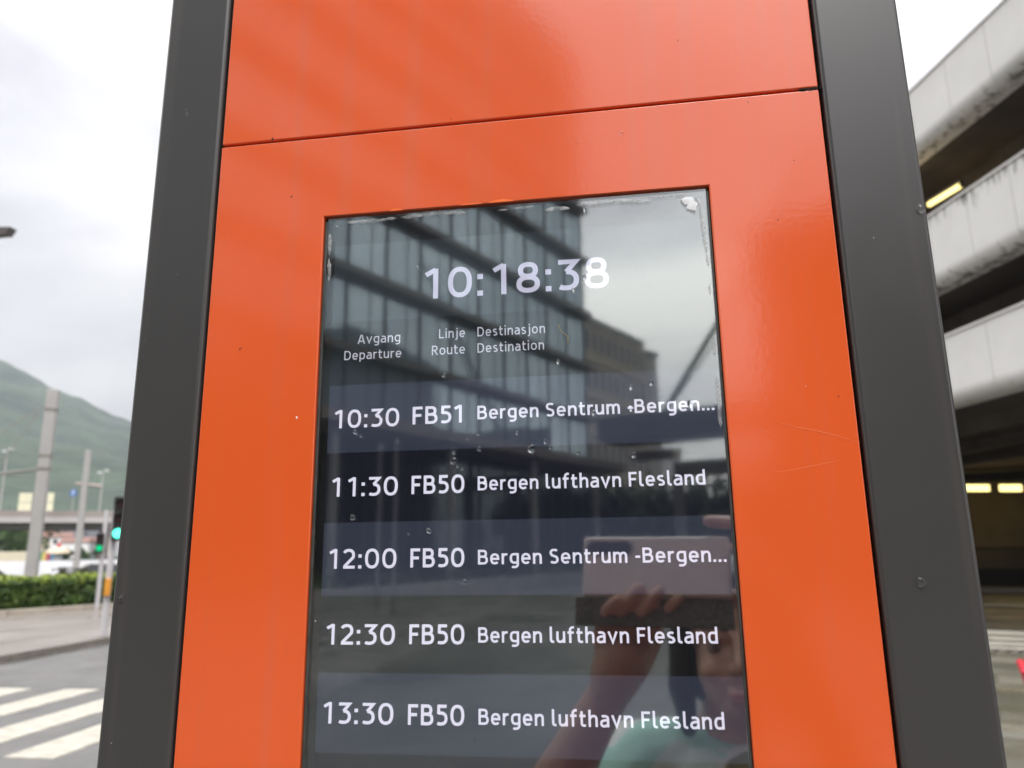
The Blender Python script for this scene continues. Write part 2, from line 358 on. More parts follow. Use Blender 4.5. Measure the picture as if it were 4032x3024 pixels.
# right: road below the decks, its zebra and edge lines (they lie across the view, at compass angle ~111)
ra = R(-23.4)      # local y points away at azimuth 23.4
def rloc(a, s_, z=0.0):
    c, q = math.cos(R(23.4)), math.sin(R(23.4))
    return Vector((a * c + s_ * q, -a * q + s_ * c - 0.467, z))
def rbox(mb, a0, a1, s0, s1, z0, z1):
    vs = [rloc(a, s_, z) for z in (z0, z1) for a, s_ in ((a0, s0), (a1, s0), (a1, s1), (a0, s1))]
    mb.add(vs, [(3, 2, 1, 0), (4, 5, 6, 7), (0, 1, 5, 4), (1, 2, 6, 5), (2, 3, 7, 6), (3, 0, 4, 7)])
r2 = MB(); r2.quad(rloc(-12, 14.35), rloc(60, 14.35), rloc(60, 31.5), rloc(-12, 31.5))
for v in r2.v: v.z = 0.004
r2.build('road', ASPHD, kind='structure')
for s0, s1 in ((24.3, 25.0),):
    mb = MB(); rbox(mb, -6, 30, s0, s1, 0.004, 0.009); mb.build('road_line', WHITEP, kind='structure')
zr = empty('zebra_crossing', rloc(4, 15.8), kind='structure')
for s0, s1 in ((14.55, 14.85), (15.1, 15.55), (15.85, 16.4), (16.75, 17.5)):
    mb = MB(); rbox(mb, -7, 9, s0, s1, 0.004, 0.0095); mb.build('stripe', WHITEP, zr)
# warning tactile strip before the zebra
tac = empty('tactile_strip', rloc(1, 14.1), kind='structure')
TACT = mat('tactile_stone', (0.30, 0.29, 0.25), 0.6, var=0.15, scale=8)
tb = MB()
for i in range(26):
    a = -1.2 + i * 0.16; vs = [rloc(a + q * 0.10 + dx, 14.12 + q * 0.2, 0.012) for q, dx in ((0, 0), (0, .05), (1, .05), (1, 0))]
    lo = [v - Vector((0, 0, 0.014)) for v in vs]; tb.add(lo + vs, [(3, 2, 1, 0), (4, 5, 6, 7), (0, 1, 5, 4), (1, 2, 6, 5), (2, 3, 7, 6), (3, 0, 4, 7)])
tb.build('ridge', TACT, tac)
# paving slabs between the column and that road, on the right
pav = empty('paving', (4, 8, 0), kind='structure')
SL = [mat('slab_stone_%s' % k, c, 0.42, col2=tuple(q * 1.35 for q in c), scale=2.2, bump=0.003, bscale=50, rvar=0.18, detail=7)
      for k, c in (('grey', (0.085, 0.082, 0.062)), ('dark', (0.058, 0.058, 0.042)), ('pale', (0.13, 0.125, 0.105)))]
slm = []
for m in SL:
    mb = MB().box((-0.295, -0.295, 0.0), (0.295, 0.295, 0.035)); me = mb.mesh('slab', m)
    slm.append(me)
rt = random.Random(3)
for i in range(0, 17):
    for j in range(0, 17):
        a = -0.9 + i * 0.60 * 0.7; p = rloc(-1.6 + i * 0.6 - 0.3 * (j % 2), 4.2 + j * 0.6)
        d = p - CAMP; azd = math.degrees(math.atan2(d.x, d.y))
        if 20.0 < azd < 30 and d.y > 1:
            o = inst(slm[rt.choice((0, 0, 0, 1, 1, 2))], 'slab', (p.x, p.y, rt.uniform(-0.031, -0.024)), ra, pav)
            o.rotation_euler.x = rt.uniform(-.006, .006)

# ------------------------------------------------------------------ the column (information totem)
colm = empty('info_column', (-0.073, 0.1, 0), label='tall orange and anthracite bus stop column with a lit departure screen', cat='information column')
XL, XR = -0.2879, 0.1416; SXL, SXR = -0.2035, 0.0647; ZSEAM = EYE + 0.2976; ZT = EYE + 0.2339; ZB = EYE - 0.262
OL, OR = -0.3395, 0.1963
def slab(x0, x1, z0, z1, y0, y1): return MB().box((x0, y0, z0), (x1, y1, z1))
slab(XL + .0012, XR - .0012, ZSEAM + .0012, 2.74, 0.0004, 0.004).build('upper_panel', ORANGE, colm, bevel=0.0012, seg=3)
# lower panel with the screen opening
fr = MB(); o4 = [(XL + .0012, 0.16), (XR - .0012, 0.16), (XR - .0012, ZSEAM - .0008), (XL + .0012, ZSEAM - .0008)]
i4 = [(SXL, ZB), (SXR, ZB), (SXR, ZT), (SXL, ZT)]
vs = []
for y in (0.0, 0.006):
    vs += [(x, y, z) for x, z in o4] + [(x, y, z) for x, z in i4]
fs = []
for k in range(4):
    j = (k + 1) % 4
    fs += [(k, j, 4 + j, 4 + k), (8 + j, 8 + k, 12 + k, 12 + j), (k, 8 + k, 8 + j, j), (4 + k, 4 + j, 12 + j, 12 + k)]
fr.add(vs, fs); fr.build('lower_panel', ORANGE, colm, bevel=0.0010, seg=3)
slab(OL, XL - .0008, 0.06, 2.76, -0.0012, 0.21).build('side_trim', DARK, colm, bevel=0.0032, seg=4)
slab(XR + .0008, OR, 0.06, 2.76, -0.0012, 0.21).build('side_trim', DARK, colm, bevel=0.0032, seg=4)
slab(XL - .0006, XR + .0006, 0.07, 2.73, 0.0162, 0.205).build('core', BLACKGAP, colm)
# joint backing seen through the gaps
bk = MB(); bk.box((XL - .0006, .0062, ZSEAM - .02), (XR + .0006, .012, ZSEAM + .02)); bk.box((XL - .0006, .0063, .16), (XL + .006, .0121, 2.73)); bk.box((XR - .006, .0063, .16), (XR + .0006, .0121, 2.73))
bk.build('joint_backing', BLACKGAP, colm)
slab(OL - .004, OR + .004, 2.762, 2.80, -0.006, 0.215).build('top_cap', DARK, colm, bevel=0.003)
slab(OL - .01, OR + .01, 0.0, 0.058, -0.012, 0.22).build('plinth', DARK, colm, bevel=0.003)
# hairline scratches on the orange
SCR = mat('scratch_in_paint', (0.80, 0.20, 0.07), 0.3, var=0.1, scale=80)
def scratch(px, w0):
    mb = MB(); n = len(px)
    pts = [on_plane(x, y, -0.00012) for x, y in px]
    for i, p in enumerate(pts):
        w = w0 * math.sin(math.pi * (i + 0.35) / (n + 0.3)); mb.v += [p + Vector((0, 0, w)), p - Vector((0, 0, w))]
    for i in range(n - 1): mb.f.append((2 * i, 2 * i + 1, 2 * i + 3, 2 * i + 2))
    mb.build('scratch', SCR, colm)
scratch([(3040, 1650), (3085, 1668), (3140, 1683), (3200, 1693), (3260, 1706), (3330, 1726), (3384, 1743)], 0.00022)
scratch([(3038, 1856), (3080, 1856), (3130, 1848), (3180, 1838), (3240, 1826), (3310, 1811)], 0.00020)
scratch([(2985, 1676), (3000, 1692), (3035, 1708)], 0.00012)
# chips on the orange
CHIP = mat('paint_chip', (0.75, 0.66, 0.60), 0.6, var=0.1, scale=50); DIRT = mat('dirt_fleck', (0.02, 0.012, 0.01), 0.9, var=0.3, scale=300)
def fleck(x, y, r, m, name):
    p = on_plane(x, y, 0.0); mb = MB(); k = random.Random(int(x + y)); n = 9
    ring = [p + Vector((math.cos(2 * math.pi * i / n) * r * k.uniform(.5, 1.1), 0, math.sin(2 * math.pi * i / n) * r * k.uniform(.6, 1.3))) for i in range(n)]
    mb.add([p + Vector((0, -0.00045, 0))] + ring, [(0, 1 + i, 1 + (i + 1) % n) for i in range(n)]); mb.build(name, m, colm)
for x, y, r in ((1168, 1645, .0009), (3173, 1520, .0004), (1242, 2445, .0005)): fleck(x, y, r, CHIP, 'paint_chip')
for x, y, r in ((1072, 548, .0011), (944, 1375, .0007), (950, 1370, .0005), (2945, 403, .0005), (2669, 158, .0005), (3302, 1560, .0005), (3126, 631, .0004), (1148, 775, .0008)): fleck(x, y, r, DIRT, 'dirt_fleck')
SPRAY = mat('fresh_orange_touch_up', (.80, .14, .012), .4, var=.04, scale=60)
def touch(x0, x1, y0, y1, w):
    a, b_ = on_plane(x0, y0, -.00005), on_plane(x1, y1, -.00005); kk = random.Random(x0); n = 14; mb = MB()
    for i in range(n + 1):
        p = a.lerp(b_, i / n); mb.v += [p, p + Vector((0, 0, w * (.35 + .65 * math.sin(math.pi * (i + .5) / (n + 1))) * kk.uniform(.7, 1.1)))]
    for i in range(n): mb.f.append((2 * i, 2 * i + 2, 2 * i + 3, 2 * i + 1))
    mb.build('paint_touch_up', SPRAY, colm)
touch(1925, 2022, 799, 791, .0022); touch(1812, 1900, 809, 801, .0011); touch(1536, 1586, 831, 827, .0018)
# dirt packed into the right end of the joint
dj = MB(); k = random.Random(4)
for i in range(26):
    t = k.random() ** 2; p = on_plane(3226 - t * 75, 346 + t * 8 + k.uniform(-4, 3), -0.0003); r = k.uniform(.0004, .0011)
    dj.box((p.x - r, p.y, p.z - r * .5), (p.x + r, p.y + .002, p.z + r * .5))
dj.build('joint_dirt', DIRT, colm, kind='stuff')

# display
scr = slab(SXL + .0004, SXR - .0004, ZB + .001, ZT - .0004, 0.0064, 0.016).build('display', PANELBLK, colm)
gas = MB(); 
for x0, x1, z0, z1 in ((SXL + .0003, SXL + .0022, ZB + .003, ZT - .003), (SXR - .0018, SXR - .0003, ZB + .003, ZT - .003)):
    gas.box((x0, .0022, z0), (x1, .0052, z1))
gas.build('gasket', RUBBER, scr, bevel=.0004)
BX0, BX1 = -0.1962, 0.0632
def band(z0, z1, col, st):
    st *= .66 * (1.7 if st < .02 else 1)
    mb = MB(); mb.quad((BX0, .0056, EYE + z0), (BX1, .0056, EYE + z0), (BX1, .0056, EYE + z1), (BX0, .0056, EYE + z1))
    return mb.build('row_band', lcd(col, st), scr)
def lcd(col, st):
    m = emat('lcd_%d' % int(st * 1e4), col, st); t = m.node_tree; n = t.nodes; l = t.links.new
    e_ = [q for q in n if q.type == 'EMISSION'][0]; g = n.new('ShaderNodeNewGeometry'); a = n.new('ShaderNodeTexNoise'); a.inputs['Scale'].default_value = 9
    l(g.outputs['Position'], a.inputs['Vector']); q = n.new('ShaderNodeMapRange'); q.inputs['To Min'].default_value = st * .7; q.inputs['To Max'].default_value = st * 1.3
    l(a.outputs[0], q.inputs['Value']); l(q.outputs[0], e_.inputs[1]); return m
BL = (0.56, 0.66, 1.0)
band(0.2129, 0.2335, (.8, .85, 1), 0.010)
band(0.1558, 0.2129, (.62, .76, .9), 0.052)
band(0.1108, 0.1558, (.62, .76, .9), 0.026)
band(0.0645, 0.1108, BL, 0.070)
band(0.0185, 0.0645, (.6, .66, 1), 0.012)
band(-0.0277, 0.0185, BL, 0.066)
band(-0.0742, -0.0277, (.6, .7, .8), 0.010)
band(-0.1207, -0.0742, BL, 0.064)
band(-0.1670, -0.1207, (.6, .66, 1), 0.010)
band(-0.2130, -0.1670, BL, 0.064)
TXT = emat('lcd_text', (0.86, 0.84, 1.0), 0.66)
TXTD = emat('lcd_clock_text', (0.80, 0.79, 1.0), 0.50)
TXTH = emat('lcd_header_text', (0.86, 0.86, 1.0), 0.44)
def T(txt, x0, x1, z, cap, m, hw=.075, gap=.15, tab=None, name='departure_text'):
    return text_obj(name, txt, x0, x1, EYE + z, cap, scr, m, hw=hw, gap=gap, tab=tab)
T('10:18:38', -0.1298, -0.0038, 0.1688, 0.0217, TXTD, .078, .15, .90, 'clock_text')
T('Avgang', -0.1770, -0.1466, 0.1394, 0.0067, TXTH, .062, .15, name='header_text')
T('Departure', -0.1864, -0.1457, 0.1283, 0.0066, TXTH, .062, .15, name='header_text')
T('Linje', -0.1196, -0.1015, 0.1401, 0.0066, TXTH, .062, .17, name='header_text')
T('Route', -0.1245, -0.1015, 0.1286, 0.0067, TXTH, .062, .15, name='header_text')
T('Destinasjon', -0.0931, -0.0472, 0.1399, 0.0067, TXTH, .062, .16, name='header_text')
T('Destination', -0.0931, -0.0481, 0.1286, 0.0067, TXTH, .062, .16, name='header_text')
ROWS = [('10:30', 'FB51', 'Bergen Sentrum -Bergen...', .0811, .0818, .0835, .0582),
        ('11:30', 'FB50', 'Bergen lufthavn Flesland', .0354, .0359, .0372, .0496),
        ('12:00', 'FB50', 'Bergen Sentrum -Bergen...', -.0108, -.0105, -.0091, .0587),
        ('12:30', 'FB50', 'Bergen lufthavn Flesland', -.0574, -.0569, -.0558, .0504),
        ('13:30', 'FB50', 'Bergen lufthavn Flesland', -.1039, -.1037, -.1028, .0508),
        ('14:00', 'FB51', 'Bergen Sentrum -Bergen...', -.1502, -.1500, -.1490, .0587)]
G['4'] = (0.66, [[(.50, 0), (.50, 1)], [(.46, .95), (.08, .30), (.08, .25)], [(.05, .25), (.66, .25)]])
for t_, f_, d_, za, zb, zc, xe in ROWS:
    T(t_, -.1915, -.1464, za, .0124, TXT, .074, .15, .86)
    T(f_, -.1371, -.1020 if f_ == 'FB50' else -.1036, zb, .0118, TXT, .078, .16)
    T(d_, -.0932, xe, zc, .0090, TXT, .076, .155)
slab(SXL + .0024, SXR - .0019, ZB + .002, ZT - .0006, 0.0028, 0.0046).build('cover_glass', GLASS, scr)

# dried sealant and trapped moisture along the top and right edges of the glass
SEAL = bpy.data.materials.new('sealant_film'); SEAL.use_nodes = True
t = SEAL.node_tree; t.nodes.clear(); n = t.nodes; l = t.links.new
o = n.new('ShaderNodeOutputMaterial'); mxs = n.new('ShaderNodeMixShader'); tr = n.new('ShaderNodeBsdfTransparent'); df = n.new('ShaderNodeBsdfPrincipled')
df.inputs['Base Color'].default_value = (.62, .63, .62, 1); df.inputs['Roughness'].default_value = .35
g = n.new('ShaderNodeNewGeometry'); nn = n.new('ShaderNodeTexNoise'); nn.inputs['Scale'].default_value = 220; nn.inputs['Detail'].default_value = 5; l(g.outputs['Position'], nn.inputs['Vector'])
q = n.new('ShaderNodeMapRange'); q.inputs['From Min'].default_value = .3; q.inputs['From Max'].default_value = .72; q.inputs['To Min'].default_value = .12; q.inputs['To Max'].default_value = .55
l(nn.outputs[0], q.inputs['Value']); l(q.outputs[0], mxs.inputs[0]); l(tr.outputs[0], mxs.inputs[1]); l(df.outputs[0], mxs.inputs[2]); l(mxs.outputs[0], o.inputs[0])
def smear(pts, w, seed, name='sealant_smear', y=0.0026):
    k = random.Random(seed); mb = MB(); P = []
    for a, b in zip(pts, pts[1:]):
        a = Vector(a); b = Vector(b); m_ = max(2, int((b - a).length / .0012))
        P += [a.lerp(b, i / m_) for i in range(m_)]
    P.append(Vector(pts[-1])); n_ = len(P)
    for i, p in enumerate(P):
        tdir = (P[min(i + 1, n_ - 1)] - P[max(i - 1, 0)]).normalized(); nrm = Vector((-tdir.y, tdir.x))
        e_ = min(1, (i + .3) / 3, (n_ - i - .7) / 3); ww = 1.35 * w * e_ * (0.6 + 0.9 * abs(noise.noise(Vector((i * .33, seed, 0)))) + k.uniform(0, .25))
        c = p + nrm * w * .5 * noise.noise(Vector((i * .21, 0, seed)))
        for q_, yy in ((-1, y), (0, y - .0004), (1, y)):
            s2 = c + nrm * ww * q_; mb.v.append(Vector((s2.x, yy, EYE + s2.y)))
    for i in range(n_ - 1):
        for c in (0, 1): mb.f.append((3 * i + c, 3 * i + c + 1, 3 * i + c + 4, 3 * i + c + 3))
    return mb.build(name, SEAL, scr, smooth=True)
smear([(-.1995, .2215), (-.199, .205)], .0011, 1); smear([(-.1995, .203), (-.1985, .192), (-.1988, .186)], .0010, 2)
smear([(-.197, .2285), (-.193, .226)], .0012, 21)
smear([(-.188, .2290), (-.165, .2290), (-.150, .2296)], .0010, 3); smear([(-.147, .2298), (-.120, .2312), (-.100, .2296)], .0013, 4)
smear([(-.078, .2290), (-.070, .2293)], .0007, 5); smear([(-.067, .2296), (-.052, .2300)], .0008, 6)
smear([(-.046, .2268), (-.036, .2272), (-.028, .2262)], .0014, 7); smear([(-.024, .2286), (.004, .2290), (.020, .2280)], .0010, 8)
smear([(.015, .2272), (.028, .2268)], .0009, 9); smear([(.025, .2300), (.040, .2296), (.050, .2302)], .0008, 10)
smear([(.046, .2262), (.0515, .2255), (.0545, .2175)], .0028, 11, 'sealant_blob').data.materials[0] = mat('white_sealant', (.72, .73, .74), .3, var=.08, scale=300)
smear([(.056, .229), (.0585, .222), (.0595, .200), (.0612, .178)], .0009, 12)
smear([(.0605, .166), (.0607, .158)], .0006, 13); smear([(.0608, .130), (.0608, .118)], .0009, 14)
smear([(.0610, .106), (.0612, .088), (.0606, .072)], .0010, 15)

# rain drops on the column
DROP = bpy.data.materials.new('rain_water'); DROP.use_nodes = True
p = DROP.node_tree.nodes['Principled BSDF']; p.inputs['Base Color'].default_value = (1, 1, 1, 1); p.inputs['Roughness'].default_value = .0
p.inputs['IOR'].default_value = 1.33; p.inputs['Transmission Weight'].default_value = 1.0
def drop_mesh(seed):
    k = random.Random(seed); bm = bmesh.new(); bmesh.ops.create_icosphere(bm, subdivisions=3, radius=1.0)
    for v in bm.verts:
        c = v.co; f_ = 1 + .16 * noise.noise(c * 1.3 + Vector((seed * 3.1, 0, 0)))
        z = c.z * (1.25 if c.z > 0 else 1.0); w = 1 - .28 * max(0, c.z)
        v.co = Vector((c.x * w * f_, c.y * .55 if c.y < 0 else c.y * .06, z * f_))
    me = bpy.data.meshes.new('water_drop'); bm.to_mesh(me); bm.free(); me.materials.append(DROP); me.shade_smooth(); return me
DM = [drop_mesh(i) for i in range(5)]
DROPS = [  # photo pixel, radius in mm, face, what it sits beside
 (735, 453, 1.7, 0, 'on the upper part of the left dark trim, lower of a pair'), (735, 434, 1.0, 0, 'on the upper part of the left dark trim, upper of a pair'),
 (478, 2360, 2.2, 0, 'low on the left dark trim, beside the green hedge'), (570, 1346, 1.2, 0, 'on the left dark trim, below the height of the clock'),
 (698, 1084, 0.8, 0, 'small, near the inner edge of the left dark trim'), (3624, 824, 3.0, 0, 'large, at the right dark trim edge beside the yellow tube light'),
 (3627, 2292, 3.0, 0, 'large, low on the right dark trim'), (3598, 2204, 1.1, 0, 'small, above the large drop low on the right dark trim'),
 (2446, 523, 1.3, 0, 'on the orange panel below the joint, above the clock'), (1645, 698, 0.8, 0, 'on the orange panel above the left part of the screen'),
 (1398, 1702, 1.7, 1, 'below the first digit of 10:30'), (1421, 1717, 1.1, 1, 'faint and small, just right of the drop below 10:30'),
 (1388, 2038, 2.0, 1, 'at the lower edge of the 11:30 row, under the time'), (1784, 1816, 2.4, 1, 'largest of the cluster above FB50 in the 11:30 row'),
 (1786, 1781, 1.5, 1, 'topmost of the cluster above FB50 in the 11:30 row'), (1802, 1835, 1.3, 1, 'lower right of the largest drop of the cluster above FB50'),
 (1820, 1845, 1.2, 1, 'lowest of the cluster above FB50 in the 11:30 row'), (1883, 1708, 1.3, 1, 'under the first letter of Bergen in the 10:30 row'),
 (1886, 1768, 1.6, 1, 'on the edge between the 10:30 and 11:30 rows'), (1839, 1726, 1.1, 1, 'between FB51 and Bergen, under the text'),
 (2036, 1705, 1.4, 1, 'below the letter g of Bergen in the 10:30 row'), (2148, 1738, 1.7, 1, 'small, just above the big drop over Bergen lufthavn'),
 (2092, 1768, 3.0, 1, 'biggest on the glass, over the words Bergen lufthavn'), (2168, 1762, 1.2, 1, 'right of the big drop over Bergen lufthavn'),
 (1688, 2090, 2.0, 1, 'at the top of the 12:00 row, above FB50'), (1608, 2104, 0.9, 1, 'tiny, left of the drop above FB50 in the 12:00 row'),
 (1830, 2290, 1.9, 1, 'under FB50 in the 12:00 row'), (1476, 2756, 1.3, 1, 'above the last digits of 13:30'), (1511, 2916, 1.3, 1, 'below the last digit of 13:30'),
 (1867, 2914, 1.3, 1, 'below FB50 in the lowest row'), (1692, 2434, 1.1, 1, 'faint, above FB50 in the 12:30 row'),
 (2485, 1524, 2.0, 1, 'above the hyphen of the 10:30 row'), (2564, 1508, 1.8, 1, 'dark and round, above the second Bergen of the 10:30 row'),
 (2338, 1626, 2.0, 1, 'on the letter u of Sentrum in the 10:30 row'), (2485, 1609, 2.0, 1, 'on the hyphen of the 10:30 row'),
 (2718, 1590, 2.4, 1, 'on the last letters of the second Bergen in the 10:30 row'), (2494, 1792, 2.1, 1, 'above Flesland in the 11:30 row'),
 (2276, 1783, 1.3, 1, 'over the v of lufthavn, below the first row'), (2198, 1424, 1.7, 1, 'above the first row, under the word Destination'),
 (2302, 1092, 1.8, 1, 'between the last two digits of the clock'), (2260, 1140, 1.8, 1, 'at the foot of the digit 3 of the clock'),
 (2303, 826, 1.4, 1, 'near the top edge of the glass, above the clock'), (1504, 1639, 1.3, 1, 'on the digit 3 of 10:30'),
 (1910, 1901, 1.6, 1, 'on the first letter of Bergen in the 11:30 row'), (1647, 1049, 0.9, 1, 'tiny, left of the clock'),
 (1712, 800, 1.0, 1, 'under the sealant at the top left of the glass'), (1748, 1478, 1.4, 1, 'above FB51, at the top of the 10:30 row'),
]
for i, (x, y, r, gl, lab) in enumerate(DROPS):
    yy = 0.0028 if gl else (-0.0012 if (x < 860 or x > 3300) else 0.0)
    pnt = on_plane(x, y, yy); o = inst(DM[i % 5], 'water_drop', pnt, 0)
    r *= 1.25 if not gl else 1.1; o.scale = (r * .00075, r * (.0006 if gl else .00095), r * .0008); o.rotation_euler = (0, rnd.uniform(-.5, .5), 0)
    tag(o, 'clear rain drop ' + lab, 'water drop', 'rain drops on the column')
# dry grass stem stuck on the glass
STR = mat('dry_grass', (.36, .27, .10), .6, var=.3, scale=300)
mb = MB(); mb.tube([on_plane(x, y, .0024) for x, y in ((2199, 1277), (2202, 1290), (2209, 1303), (2220, 1312), (2229, 1318))], [.00018, .0002, .0002, .00016, .0001], 6)
mb.tube([on_plane(x, y, .0023) for x, y in ((2229, 1318), (2236, 1326), (2237, 1340), (2233, 1352))], [.0001, .00032, .0003, .0001], 6)
mb.build('grass_stem', STR, label='thin dry curled grass stem stuck on the glass right of the word Destinasjon', cat='grass stem')

# ------------------------------------------------------------------ left background
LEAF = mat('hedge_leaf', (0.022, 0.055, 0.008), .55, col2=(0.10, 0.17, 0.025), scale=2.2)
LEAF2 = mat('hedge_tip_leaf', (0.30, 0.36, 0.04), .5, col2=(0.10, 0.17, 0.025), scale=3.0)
hedge = empty('hedge', (-17.9, 18.8, 0), label='long clipped green hedge with yellow-green top behind the left pavement', cat='hedge')
TWIG = mat('hedge_twigs', (.018, .03, .008), .9, var=.4, scale=4)
HX0, HX1, HY0, HY1, HH = -1.9, 0, -9.0, 11.0, 1.0
MB().box((HX0 + .12, HY0, .05), (HX1 - .16, HY1, HH - .12), HM).build('twig_core', TWIG, hedge)
def leaves(name, m, parent, pts, size, k, flat=0.0):
    mb = MB()
    for p in pts:
        a = Vector((k.gauss(0, 1), k.gauss(0, 1), k.gauss(0, 1) * (1 - flat))).normalized(); b = a.orthogonal().normalized()
        b.rotate(Matrix.Rotation(k.uniform(0, 6.28), 3, a)); s_ = size * k.uniform(.6, 1.3)
        c = a.cross(b); mb.add([p - b * s_, p + c * s_ * .5, p + b * s_, p - c * s_ * .5], [(0, 1, 2, 3)])
    me = bpy.data.meshes.new(name); me.from_pydata([v[:] for v in mb.v], [], mb.f); me.materials.append(m)
    o = bpy.data.objects.new(name, me); COL.objects.link(o)
    if parent: put(o, parent)
    o['kind'] = 'stuff'; return o
k = random.Random(11); pts = []; pt2 = []
for i in range(26000):
    y = k.uniform(-5, 6); q = k.random()
    nb = .10 * noise.noise(Vector((y * 1.3, 0, 0)))
    if q < .62:
        z = k.uniform(.08, HH); b_ = .13 * noise.noise(Vector((y * 1.6, z * 2.2, 5))); pts.append(HM @ Vector((HX1 - .10 + b_ * 1.5 + k.uniform(-.16, .10), y, z)))
    else:
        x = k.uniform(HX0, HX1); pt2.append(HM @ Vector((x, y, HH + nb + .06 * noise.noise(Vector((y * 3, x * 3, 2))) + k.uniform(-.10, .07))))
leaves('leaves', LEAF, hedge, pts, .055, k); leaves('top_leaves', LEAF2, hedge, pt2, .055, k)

BARKS = mat('shrub_stem', (.05, .04, .03), .9, var=.3, scale=8); LEAFS = mat('shrub_leaf', (.02, .03, .012), .7, col2=(.06, .06, .03), scale=4)
STEEL = mat('galvanised_steel', (.33, .32, .31), .5, metal=.1, var=.08, scale=2)
STEELD = mat('weathered_steel', (.20, .19, .17), .6, var=.2, scale=3)
# catenary masts
def mast(px_top, px_bot, dist, w, arms, label):
    b = at(px_bot[0], px_bot[1], dist); tp = at(px_top[0], px_top[1], dist)
    x, y, zt = b.x, b.y, tp.z
    r = empty('catenary_mast', (x, y, 0), label=label, cat='mast', group='tram masts beyond the hedge')
    rz = R(28); M = Matrix.Translation((x, y, 0)) @ Matrix.Rotation(rz, 4, 'Z')
    MB().box((-w / 2, -w / 2, 0), (w / 2, w / 2, zt), M).build('pole', STEEL, r, bevel=.015)
    MB().box((-w * .9, -w * .9, 0), (w * .9, w * .9, .12), M).build('base_plate', STEELD, r)
    for hh in arms: MB().box((-w * .56, -w * .56, hh - .05), (w * .56, w * .56, hh + .05), M).build('clamp_band', STEELD, r)
    return r, Vector((x, y, zt))
m1, p1 = mast((192, 1534), (125, 2240), 30, .34, (5.55 + 1.05, 3.9 + 1.1, 3.45 + 1.1), 'near square grey tram mast, taller left one behind the hedge')
mb = MB(); 
a0 = at(147, 1848, 30); a1 = at(-260, 1885, 30.4)
mb.tube([a0, a0.lerp(a1, .35) + Vector((0, 0, -.03)), a1], .045, 8); mb.build('bracket_arm', STEELD, m1)
mb = MB(); mb.tube([at(140, 1880, 30), at(20, 1875, 30.2)], .02, 6); mb.tube([at(160, 1600, 30), at(-120, 1790, 30.2)], .018, 6); mb.tube([at(160, 1612, 30), at(-50, 1900, 30.2)], .018, 6)
mb.build('stay_rod', STEELD, m1)
m2, p2 = mast((351, 1772), (298, 2240), 50, .30, (), 'far square grey tram mast with a short crossarm, right one behind the hedge')
mb = MB(); c0, c1 = at(297, 1904, 50), at(400, 1914, 50); mb.tube([c0, c1], .09, 8); mb.build('crossarm', mat('crossarm_pinkish', (.36, .30, .27), .6, var=.1, scale=4), m2)
for nm, a, b in (('overhead_wire', (-200, 1748), (500, 1782)), ('overhead_wire', (-200, 1800), (520, 1795))):
    mb = MB(); mb.tube([at(*a, 44), at(*b, 52)], .012, 5)
    mb.build(nm, STEELD, label='thin %s overhead wire crossing between the tram masts' % ('upper' if a[1] < 1780 else 'lower'), cat='wire')
# overpass
OVC = mat('overpass_concrete', (.23, .20, .185), .85, var=.12, scale=.3); OVR = mat('overpass_fascia', (.36, .34, .33), .8, var=.08, scale=.3)
d0, d1 = at(-700, 2046, 118), at(900, 2045, 112)
ov = empty('overpass', (d0.x, d0.y, 0), label='long low concrete road overpass crossing in front of the green hill', cat='overpass')
dv = (d1 - d0); dv.z = 0; dv.normalize(); sv = Vector((-dv.y, dv.x, 0))
p0 = d0 - dv * 30; pe = d1 + dv * 30; p0.z = pe.z = 0
MB().prism([(-.3, 5.75), (9.5, 5.75), (9.5, 6.45), (-.3, 6.45)], p0, pe, sv).build('deck_edge', OVR, ov)
MB().prism([(.4, 5.0), (9, 5.0), (9, 5.74), (.4, 5.74)], p0, pe, sv).build('girder', mat('girder_dark', (.08, .075, .07), .85, var=.2, scale=.5), ov)
MB().prism([(-.1, 6.452), (.15, 6.452), (.15, 7.25), (-.1, 7.25)], p0, pe, sv).build('parapet', OVC, ov)
for px in (-150, 362):
    b = at(px, 2150, 115); MB().box((-.42, -.42, 0), (.42, .42, 5.0), Matrix.Translation((b.x, b.y + 2.2, 0))).build('pier', OVC, ov)
# sign boards standing on the overpass
CREAM = mat('cream_board', (.60, .58, .42), .6, var=.05, scale=1)
for xa, xb, nm in ((70, 122, 'left'), (168, 208, 'right')):
    a, b = at(xa, 1997, 116), at(xb, 1997, 116); c = at(xa, 1940, 116)
    r = empty('sign_board', (a.x, a.y, 7.2), label='cream backed road sign board on the overpass, %s of the near tram mast' % nm, cat='sign')
    dd = (b - a); dd.z = 0; L = dd.length; dd.normalize(); nn_ = Vector((-dd.y, dd.x, 0))
    for z0, z1 in ((7.30, c.z - (c.z - 7.3) * .53), (c.z - (c.z - 7.3) * .50, c.z)):
        MB().prism([(0, z0), (.08, z0), (.08, z1), (0, z1)], Vector((a.x, a.y, 0)), Vector((b.x, b.y, 0)), nn_).build('board', CREAM, r)
    MB().tube([Vector((a.x, a.y, 6.9)) + dd * L * .5 + nn_ * .15, Vector((a.x, a.y, c.z)) + dd * L * .5 + nn_ * .15], .06, 6).build('post', STEELD, r)
